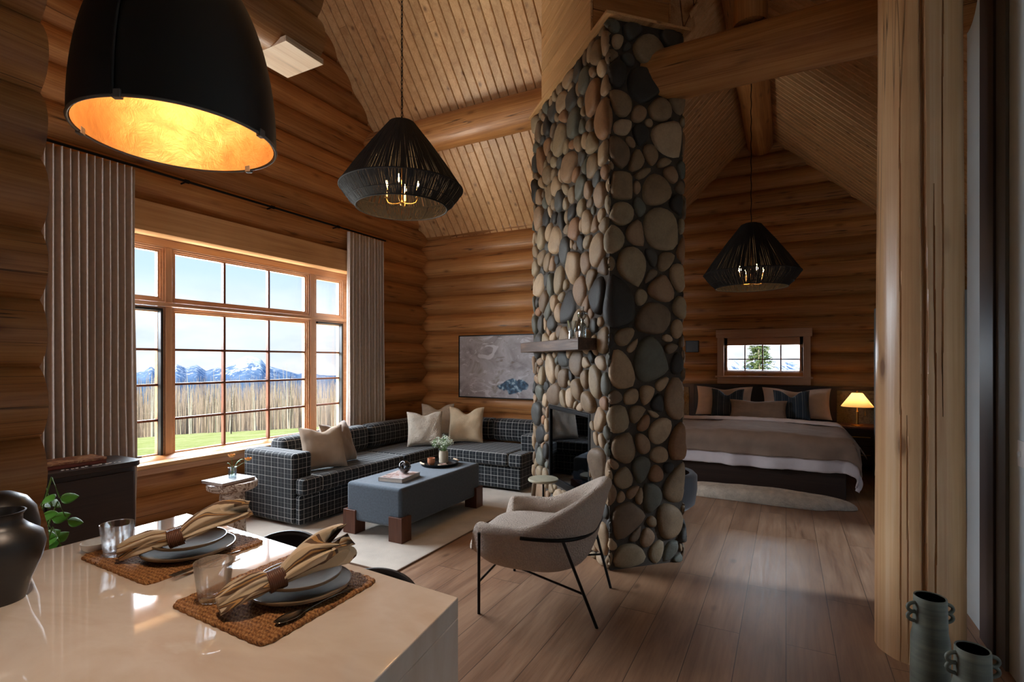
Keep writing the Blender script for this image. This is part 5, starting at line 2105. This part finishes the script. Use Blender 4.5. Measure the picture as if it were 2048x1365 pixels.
drape(-1.28, .56, 6.62, 8.02, .645, .36, .44, .42, .12, .05, 2).build('duvet', sheet, bed, smooth=180, solid=.02)
drape(-1.28, .56, 6.60, 7.72, .665, .27, .35, .31, .14, .05, 2).build('blanket', taupe, bed, smooth=180, solid=.008)
mb = MB()


def fold_fn(u, v):
    X_ = -1.52 + u * 2.4
    c_ = math.cos((X_ + .36) / 1.84 * math.pi / 1.15)
    q = v * math.pi * 1.05
    ed = max(0, abs(X_ + .36) - .95)
    return (X_ + .36, 7.78 - .05 * math.cos(q) * 2.6 + .02 * nz(X_ * 4, v) - 7.58, .668 + .028 * math.sin(q) + .03 * max(0, c_) - .9 * ed - 1.5 * ed * ed + .008 * nz(X_ * 9, v * 3))


mb.grid(fold_fn, 80, 14)
mb.build('duvet_fold', sheet, bed, smooth=180, solid=.01)
sham = plain('sham_white', srgb(222, 200, 186), .85, var=.03, bump=.1, bscale=200, bdist=.001)
m, g, p = new_mat('blue_stripe_linen')
tcn = g.n('ShaderNodeTexCoord').outputs['Object']
sp = g.n('ShaderNodeSeparateXYZ', i_0=tcn)
fr = g.math('FRACT', g.math('MULTIPLY', g.math('ADD', sp.outputs[0], 5.0), 12.0))
g.set(p, 'Base Color', g.ramp(fr, [(0, srgb(44, 58, 72)), (.45, srgb(50, 66, 82)), (.5, srgb(120, 124, 126)), (.56, srgb(46, 60, 76)), (.8, srgb(38, 50, 64)), (.84, srgb(96, 100, 104)), (.88, srgb(44, 58, 72))], 'CONSTANT'))
g.set(p, 'Roughness', .9)
bstr = m
bz = .69
pillow('bed_pillow', 'big white sham pillow on the left side of the bed', (-.84, 8.42, bz - .02), .80, .46, .17, -90, 18, sham, .04, 11, 'bed pillows')
pillow('bed_pillow', 'big white sham pillow on the right side of the bed', (.13, 8.42, bz - .02), .88, .46, .17, -88, 18, sham, .05, 12, 'bed pillows')
pillow('bed_pillow', 'blue striped pillow on the left in front of the white shams', (-.77, 8.20, bz - .01), .45, .42, .14, -92, 16, bstr, .09, 13, 'bed pillows')
pillow('bed_pillow', 'blue striped pillow on the right in front of the white shams', (.075, 8.18, bz - .01), .46, .42, .14, -84, 16, bstr, .09, 14, 'bed pillows')
pillow('bed_pillow', 'long taupe lumbar pillow in the middle at the front of the bed pillows', (-.35, 8.02, bz - .01), .74, .28, .13, -90, 20, plain('lumbar_taupe', srgb(134, 110, 92), .8, sheen=.3), .02, 15, 'bed pillows')


def nightstand(label, x):
    t = thing('nightstand', label, 'nightstand', (x, 8.42, 0))
    MB().box(-.24, -.22, .12, .24, .22, .60).build('body', dark_oak, t, bevel=.004)
    MB().box(-.25, -.23, .601, .25, .23, .625).build('stand_top', walnut, t, bevel=.003)
    for q in range(2):
        d_ = MB().box(-.23, -.232, .14 + q * .235, .23, -.221, .36 + q * .235).build('drawer', dark_oak, t, bevel=.003)
        MB().box(-.12, -.245, .25 + q * .235, .12, -.233, .262 + q * .235).build('handle', brass, d_, bevel=.002)
    for sx in (-1, 1):
        for sy in (-1, 1):
            MB().box(sx * .2 - .02, sy * .18 - .02, 0, sx * .2 + .02, sy * .18 + .02, .119).build('leg', dark_oak, t)


nightstand('dark nightstand with two drawers on the right side of the bed', .86)
nightstand('dark nightstand on the left side of the bed, behind the chimney', -1.62)
shm = bpy.data.materials.new('lamp_shade')
shm.use_nodes = True
g = N(shm.node_tree)
pr_ = shm.node_tree.nodes['Principled BSDF']
shm.node_tree.nodes.remove(pr_)
df = g.n('ShaderNodeBsdfDiffuse', i_Color=srgb(240, 214, 176))
tl = g.n('ShaderNodeBsdfTranslucent', i_Color=srgb(250, 214, 160))
mxs = g.n('ShaderNodeMixShader', i_0=.55, i_1=df, i_2=tl)
shm.node_tree.links.new(mxs.outputs[0], shm.node_tree.nodes['Material Output'].inputs[0])


def table_lamp(label, x, y):
    t = thing('table_lamp', label, 'table lamp', (x, y, .6255))
    MB().lathe([(.001, 0), (.075, 0), (.078, .006), (.07, .014), (.001, .016)], 32).build('base', brass, t, smooth=40)
    MB().lathe([(.001, .014), (.016, .014), (.017, .19), (.008, .20), (.006, .25), (.006, .45), (.012, .46), (.004, .48), (.001, .48)], 20).build('stem', brass, t, smooth=40)
    MB().lathe([(.187, .255), (.188, .258), (.062, .438), (.060, .438)], 48).build('lamp_shade', shm, t, smooth=40)
    bpy.data.objects[t.children[-1].name].data.polygons[0].use_smooth = True
    mb = MB()
    mb.tube([(.09, 0, .26), (.09, 0, .19)], .0015, 5)
    mb.lathe([(.001, .135), (.008, .14), (.007, .19), (.001, .192)], 10, c=(.09, 0, 0))
    mb.build('pull_chain', brass, t, smooth=60)
    mb = MB()
    for q in range(3):
        a = 2 * math.pi * q / 3
        mb.tube([(0, 0, .435), (.061 * math.cos(a), .061 * math.sin(a), .436)], .002, 5)
    mb.build('spider', brass, t, smooth=60)
    MB().lathe([(.001, .29), (.014, .30), (.026, .335), (.02, .365), (.001, .375)], 16, c=(0, 0, 0)).build('bulb', bm, t, smooth=60)
    light('table_lamp_light', 'POINT', (x, y, .6255 + .33), 16, WARM, shadow_soft_size=.03)


table_lamp('lit table lamp with a cream cone shade on the right nightstand', .85, 8.36)
table_lamp('lit table lamp on the left nightstand, hidden behind the chimney', -1.62, 8.36)

# sheepskin
sk = plain('sheepskin', srgb(208, 190, 170), .95, var=.10, vscale=12, bump=1.0, bscale=60, bdist=.02, detail=6)


def sk_fn(u, v):
    q = 2 * math.pi * u
    r = 1 + .10 * nz(2 * math.cos(q), 2 * math.sin(q), 3) + .05 * math.sin(5 * q + 1)
    rr = math.sin(v * math.pi / 2)
    hx, hy = .86, .20
    zz = .12 * (max(0, 1 - rr ** 5)) ** .5 + .012 * nz(rr * 3 * math.cos(q) * 3, rr * 3 * math.sin(q), 1) * (1 - rr)
    return (hx * r * rr * (abs(math.cos(q)) ** .8) * (1 if math.cos(q) > 0 else -1), hy * r * rr * math.sin(q), .004 + max(0, zz))


mb = MB().grid(sk_fn, 120, 26, cu=True)
o = mb.build('sheepskin_rug', sk, smooth=180)
o.location = (-.28, 6.18, 0)
o.rotation_euler = (0, 0, R(-1))
tag(o, 'long cream sheepskin lying on the floor at the foot of the bed', 'rug')

# grey wardrobe at the right
wr = thing('wardrobe', 'tall grey wardrobe on the right of the bedroom, its edge showing beside the log post', 'wardrobe', (1.36, 7.2, 0))
grym = plain('wardrobe_grey', srgb(122, 130, 134), .5, var=.02)
MB().box(-.36, -.62, .0, .36, .70, 2.2).build('body', grym, wr, bevel=.005)
for q in range(2):
    d_ = MB().box(-.382, -.60 + q * .65, .06, -.362, .03 + q * .65, 2.15).build('door', grym, wr, bevel=.003)
    MB().box(-.40, -.02 + q * .09, .95, -.383, -.005 + q * .09, 1.5).build('handle', blk, d_, bevel=.002)
# dark square on the wall left of the bedroom window
t = thing('wall_panel', 'small dark square panel on the bedroom log wall left of the window', 'wall panel', (-1.34, 8.755, 1.73))
MB().box(-.10, -.02, -.095, .10, .03, .095).build('casing', blk, t, bevel=.004)
MB().box(-.09, -.024, -.085, .09, -.0205, .085).build('face', plain('panel_face', srgb(40, 42, 46), .4), t)
# dark round stool behind the chimney
t = thing('tub_chair', 'dark upholstered tub chair mostly hidden behind the stone chimney', 'armchair', (-1.03, 4.98, 0))
dk = plain('dark_velvet', srgb(34, 34, 38), .8, sheen=.3)
MB().lathe([(.001, .12), (.22, .12), (.29, .18), (.31, .32), (.31, .44), (.28, .47), (.24, .46), (.23, .38), (.001, .38)], 40).build('tub', dk, t, smooth=60)
for q in range(4):
    a = R(45 + 90 * q)
    MB().tube([(.16 * math.cos(a), .16 * math.sin(a), .13), (.2 * math.cos(a), .2 * math.sin(a), 0)], .014, 8).build('leg', blk, t, smooth=60)

# ---------------------------------------------------------------- outdoors: meadow, dead forest, mountains
m, g, p = new_mat('meadow')
tcn = g.n('ShaderNodeTexCoord').outputs['Object']
n1 = g.noise(tcn, .35, 6, .65)
n2 = g.noise(tcn, 3.5, 5, .7)
f = g.math('ADD', g.math('MULTIPLY', n1, .5), g.math('MULTIPLY', n2, .5))
dist_ = g.n('ShaderNodeVectorMath', operation='LENGTH', i_0=tcn)
land = g.ramp(g.math('DIVIDE', dist_.outputs['Value'], 1000.0), [(.112, BW[0]), (.128, BW[1])])
gr_ = (g.ramp(f, [(.32, srgb(156, 164, 88)), (.45, srgb(188, 194, 110)), (.55, srgb(212, 210, 140)), (.68, srgb(222, 206, 160))]))
g.set(p, 'Base Color', g.mix(land, gr_, g.ramp(n2, [(.35, srgb(150, 130, 112)), (.65, srgb(196, 178, 156))])))
g.set(p, 'Roughness', 1.0)
g.set(p, 'Specular IOR Level', 0)
g.set(p, 'Normal', g.bump(n2, .6, .1))


def terr(x, y):
    r = math.hypot(x + .5, y - 2)
    if r < 9:
        z_ = -.75
    elif r < 150:
        z_ = -.75 - (r - 9) * .112
    elif r < 300:
        z_ = -16.5
    else:
        z_ = -16.5 - (r - 300) * .16
    z_ = max(z_, -150)
    return z_ + .35 * nz(x * .06, y * .06) * min(1, max(0, r - 8) / 25) + .08 * nz(x * .5, y * .5) * (1 if r > 9 else 0)


mb = MB()
RR = [8.5, 9, 10, 12, 14, 17, 20, 24, 29, 35, 42, 50, 60, 72, 86, 100, 115, 130, 150, 175, 205, 260, 340, 480, 700, 1000, 1500, 2200]


def ter_fn(u, v):
    a = R(20 + 200 * v)
    r = RR[int(round(u * (len(RR) - 1)))]
    x_, y_ = -.5 + r * math.cos(a), 2 + r * math.sin(a)
    return (x_, y_, terr(x_, y_))


mb.grid(ter_fn, len(RR), 200)
mb.f = [tuple(reversed(f_)) for f_ in mb.f]
o = mb.build('meadow', m, smooth=180)
tag(o, 'yellow-green grassy meadow sloping away from the house', 'meadow', kind='stuff')

# dead trees
trunk_m, g, p = new_mat('dead_trunk')
rn_ = g.n('ShaderNodeObjectInfo').outputs['Random']
tcn = g.n('ShaderNodeTexCoord').outputs['Object']
base = g.ramp(rn_, [(0, srgb(206, 190, 170)), (.3, srgb(180, 160, 140)), (.55, srgb(224, 212, 196)), (.75, srgb(150, 130, 112)), (.9, srgb(196, 174, 148)), (.96, srgb(74, 62, 56))], 'CONSTANT')
g.set(p, 'Base Color', g.mix(.4, base, g.ramp(g.noise(g.mapping(tcn, (3, 3, .6)), 1, 4), [(.35, (.5, .5, .5, 1)), (.65, (1, 1, 1, 1))]), 'MULTIPLY'))
g.set(p, 'Roughness', 1)


def dead_tree_mesh(seed, H_, mb=None, at=(0, 0, 0), nb=16, seg=6):
    rg = random.Random(seed)
    mb = mb or MB()
    ax, ay = rg.uniform(-.3, .3), rg.uniform(-.3, .3)
    A = Vector(at)
    r0 = (.09 + H_ * .008) * .62
    mb.tube([A + Vector((ax * (t / 6) ** 2 * 1.2, ay * (t / 6) ** 2 * 1.2, H_ * t / 6)) for t in range(7)], [r0 * (1 - t / 6 * .85) for t in range(7)], seg)
    for k_ in range(nb):
        t = rg.uniform(.3, .98)
        a = rg.uniform(0, 6.28)
        L_ = rg.uniform(.3, 1.0) * (1.15 - t)
        b_ = A + Vector((ax * t * t * 1.2, ay * t * t * 1.2, H_ * t))
        mb.tube([b_, b_ + Vector((L_ * math.cos(a), L_ * math.sin(a), L_ * rg.uniform(-.1, .5)))], [.025, .008], 3, caps=False)
    return mb


dm = []
for q in range(10):
    H_ = [9, 10, 11, 12, 8, 10.5, 11.5, 9.5, 12.5, 7][q]
    o = dead_tree_mesh(q + 50, H_).build('dead_tree', trunk_m, smooth=60)
    dm.append(o)
rg5 = random.Random(21)
spots = []
lab_t = 'bare burnt tree trunk in the front rows of the dead forest beyond the meadow'


def in_band(r0, r1):
    a = R(rg5.uniform(126, 168))
    r = rg5.uniform(r0, r1)
    return -.5 + r * math.cos(a), 2 + r * math.sin(a)


for q in range(300):
    x_, y_ = in_band(*((108, 122) if q < 110 else (116, 142)))
    spots.append((x_, y_))
for q, (x_, y_) in enumerate(spots):
    if q < 10:
        o = dm[q]
    else:
        o = dm[rg5.randrange(10)].copy()
        COL.objects.link(o)
    o.location = (x_, y_, terr(x_, y_) - .3)
    s = rg5.uniform(.75, 1.15)
    o.scale = (s * 1.25, s * 1.25, s)
    o.rotation_euler = (rg5.gauss(0, .02), rg5.gauss(0, .02), rg5.uniform(0, 6))
    tag(o, lab_t, 'tree', 'dead forest beyond the meadow')
mb = MB()
for q in range(3600):
    x_, y_ = in_band(136, 240) if q < 2500 else in_band(118, 150)
    dead_tree_mesh(1000 + q, rg5.uniform(7.5, 12.5), mb, (x_, y_, terr(x_, y_) - .3), nb=5, seg=4)
back_m = plain('forest_back', srgb(196, 176, 154), 1, var=.15, vscale=.4, spec=0)
tag(mb.build('dead_forest', back_m, smooth=60), 'dense grey-brown mass of dead trees filling the land behind the front rows', 'forest', kind='stuff')
# one dark leaning snag in front
for (x_, y_, H_, lab) in ((-79.0, 52.5, 8.2, 'dark leaning burnt snag standing in front of the dead forest'), (-82, 89, 13.5, 'lone thin tall dead spruce rising above the forest on the right of the big window')):
    o = dead_tree_mesh(int(H_ * 10), H_, nb=60 if H_ > 10 else 20, seg=8).build('burnt_snag', plain('charcoal_bark', srgb(70, 60, 54), 1, var=.15), smooth=60)
    o.location = (x_, y_, terr(x_, y_) - .3)
    o.rotation_euler = (R(-3), R(-2), 0)
    tag(o, lab, 'tree')


# mountains: ridge heights by compass angle, real relief behind each other
def interp(tab, a):
    if a <= tab[0][0]:
        return tab[0][1]
    for (a0_, h0), (a1_, h1) in zip(tab, tab[1:]):
        if a <= a1_:
            return h0 + (h1 - h0) * (a - a0_) / (a1_ - a0_)
    return tab[-1][1]


def pxaz(u):
    return 117.9 - math.degrees(math.atan((u - 1024) / 1035))


# (compass angle, height above eye level at 2200 m)
ridge = sorted([(173, -70), (166, -60), (pxaz(262), -48), (pxaz(285), -38), (pxaz(302), -21), (pxaz(322), -42), (pxaz(345), -30), (pxaz(352), -13), (pxaz(372), -28), (pxaz(393), -17), (pxaz(412), -38), (pxaz(430), -26), (pxaz(450), -14), (pxaz(470), 2), (pxaz(492), 17), (pxaz(505), 16), (pxaz(522), 6), (pxaz(532), -18), (pxaz(548), -27), (pxaz(575), -40), (pxaz(596), -52), (pxaz(612), -46), (pxaz(640), -58), (pxaz(680), -60), (pxaz(740), -62), (117, -50), (105, -20), (98, 0), (pxaz(1440), 70), (pxaz(1462), 38), (pxaz(1480), 2), (pxaz(1500), -12), (pxaz(1525), 18), (pxaz(1545), 26), (pxaz(1562), 20), (pxaz(1580), 4), (pxaz(1600), -6), (80, -20), (60, -40)])
m, g, p = new_mat('mountain_haze_rock')
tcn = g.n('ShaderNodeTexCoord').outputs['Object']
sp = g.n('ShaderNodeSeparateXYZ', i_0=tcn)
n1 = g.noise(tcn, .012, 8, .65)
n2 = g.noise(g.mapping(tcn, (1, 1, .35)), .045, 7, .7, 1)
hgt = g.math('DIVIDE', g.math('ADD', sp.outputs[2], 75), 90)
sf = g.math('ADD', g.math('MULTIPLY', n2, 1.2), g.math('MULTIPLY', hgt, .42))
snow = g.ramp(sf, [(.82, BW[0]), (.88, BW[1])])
haze_rock = g.ramp(n1, [(.35, srgb(92, 120, 158)), (.65, srgb(130, 156, 188))])  # distance haze painted in as blue rock colour
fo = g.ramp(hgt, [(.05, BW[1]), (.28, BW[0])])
haze_rock = g.mix(fo, haze_rock, srgb(82, 112, 142))
g.set(p, 'Base Color', g.mix(snow, haze_rock, srgb(236, 240, 248)))
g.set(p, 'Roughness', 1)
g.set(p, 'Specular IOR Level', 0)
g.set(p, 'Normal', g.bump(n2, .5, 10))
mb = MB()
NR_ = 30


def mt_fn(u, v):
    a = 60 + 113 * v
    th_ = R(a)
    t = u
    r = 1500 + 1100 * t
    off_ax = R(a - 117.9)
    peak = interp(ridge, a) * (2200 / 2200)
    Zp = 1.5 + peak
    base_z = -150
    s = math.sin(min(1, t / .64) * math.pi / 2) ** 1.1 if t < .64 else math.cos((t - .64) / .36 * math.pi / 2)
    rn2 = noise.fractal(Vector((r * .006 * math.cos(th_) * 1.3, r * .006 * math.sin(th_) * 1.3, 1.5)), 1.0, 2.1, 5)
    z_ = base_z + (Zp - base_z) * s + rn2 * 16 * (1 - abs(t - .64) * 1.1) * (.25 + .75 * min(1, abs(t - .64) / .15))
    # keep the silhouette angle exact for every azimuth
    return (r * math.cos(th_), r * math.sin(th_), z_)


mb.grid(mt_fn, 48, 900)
tag(mb.build('mountain_range', m, smooth=180), 'haze-blue snow-streaked mountain range on the horizon beyond the dead forest', 'mountains')

# conifer and thin trees outside the bedroom window
conm, g, p = new_mat('spruce_needles')
tcn = g.n('ShaderNodeTexCoord').outputs['Object']
g.set(p, 'Base Color', g.ramp(g.noise(tcn, 3, 4), [(.35, srgb(70, 92, 52)), (.6, srgb(128, 142, 90))]))
g.set(p, 'Roughness', .9)
D_ = 34.0
cx, cy = D_ * (.4773 * .8838 - .4679), D_ * (.4773 * .4679 + .8838)
t = thing('spruce_tree', 'bushy green spruce just outside the bedroom window', 'tree', (cx, cy, terr(cx, cy) - .3))
MB().tube([(0, 0, 0), (0, 0, 4), (0, 0, 8.6)], [.16, .11, .02], 10).build('trunk', trunk_m, t, smooth=60)
mb = MB()
rg6 = random.Random(4)
for q in range(420):
    z_ = 1.0 + 7.5 * (q / 420) ** .9
    L_ = (8.9 - z_) * .27 * rg6.uniform(.6, 1.1)
    a = rg6.uniform(0, 6.28)
    for k_ in range(12):
        s = (k_ + rg6.random()) / 12
        c_ = Vector((L_ * s * math.cos(a), L_ * s * math.sin(a), z_ - .35 * L_ * s * s + .1 * s))
        for w__ in range(2):
            d = Vector((rg6.gauss(0, 1), rg6.gauss(0, 1), rg6.gauss(0, .5))).normalized() * rg6.uniform(.09, .2)
            n_ = Vector((rg6.gauss(0, 1), rg6.gauss(0, 1), rg6.gauss(0, 1))).cross(d).normalized() * .035
            mb.add([c_ - n_, c_ + n_, c_ + d + n_ * .3, c_ + d - n_ * .3], [(0, 1, 2, 3)])
mb.build('foliage', conm, t)
for q in range(46):
    o = dm[rg5.randrange(10)].copy()
    COL.objects.link(o)
    a = R(rg5.uniform(82, 106))
    r = rg5.uniform(58, 110)
    x_, y_ = -.5 + r * math.cos(a), 2 + r * math.sin(a)
    o.location = (x_, y_, terr(x_, y_) - .3)
    s = rg5.uniform(.45, .8) * (1 if r > 70 else .85)
    o.scale = (s, s, s)
    o.rotation_euler = (0, 0, rg5.uniform(0, 6))
    tag(o, 'thin bare tree seen through the bedroom window', 'tree', 'bare trees outside the bedroom window')
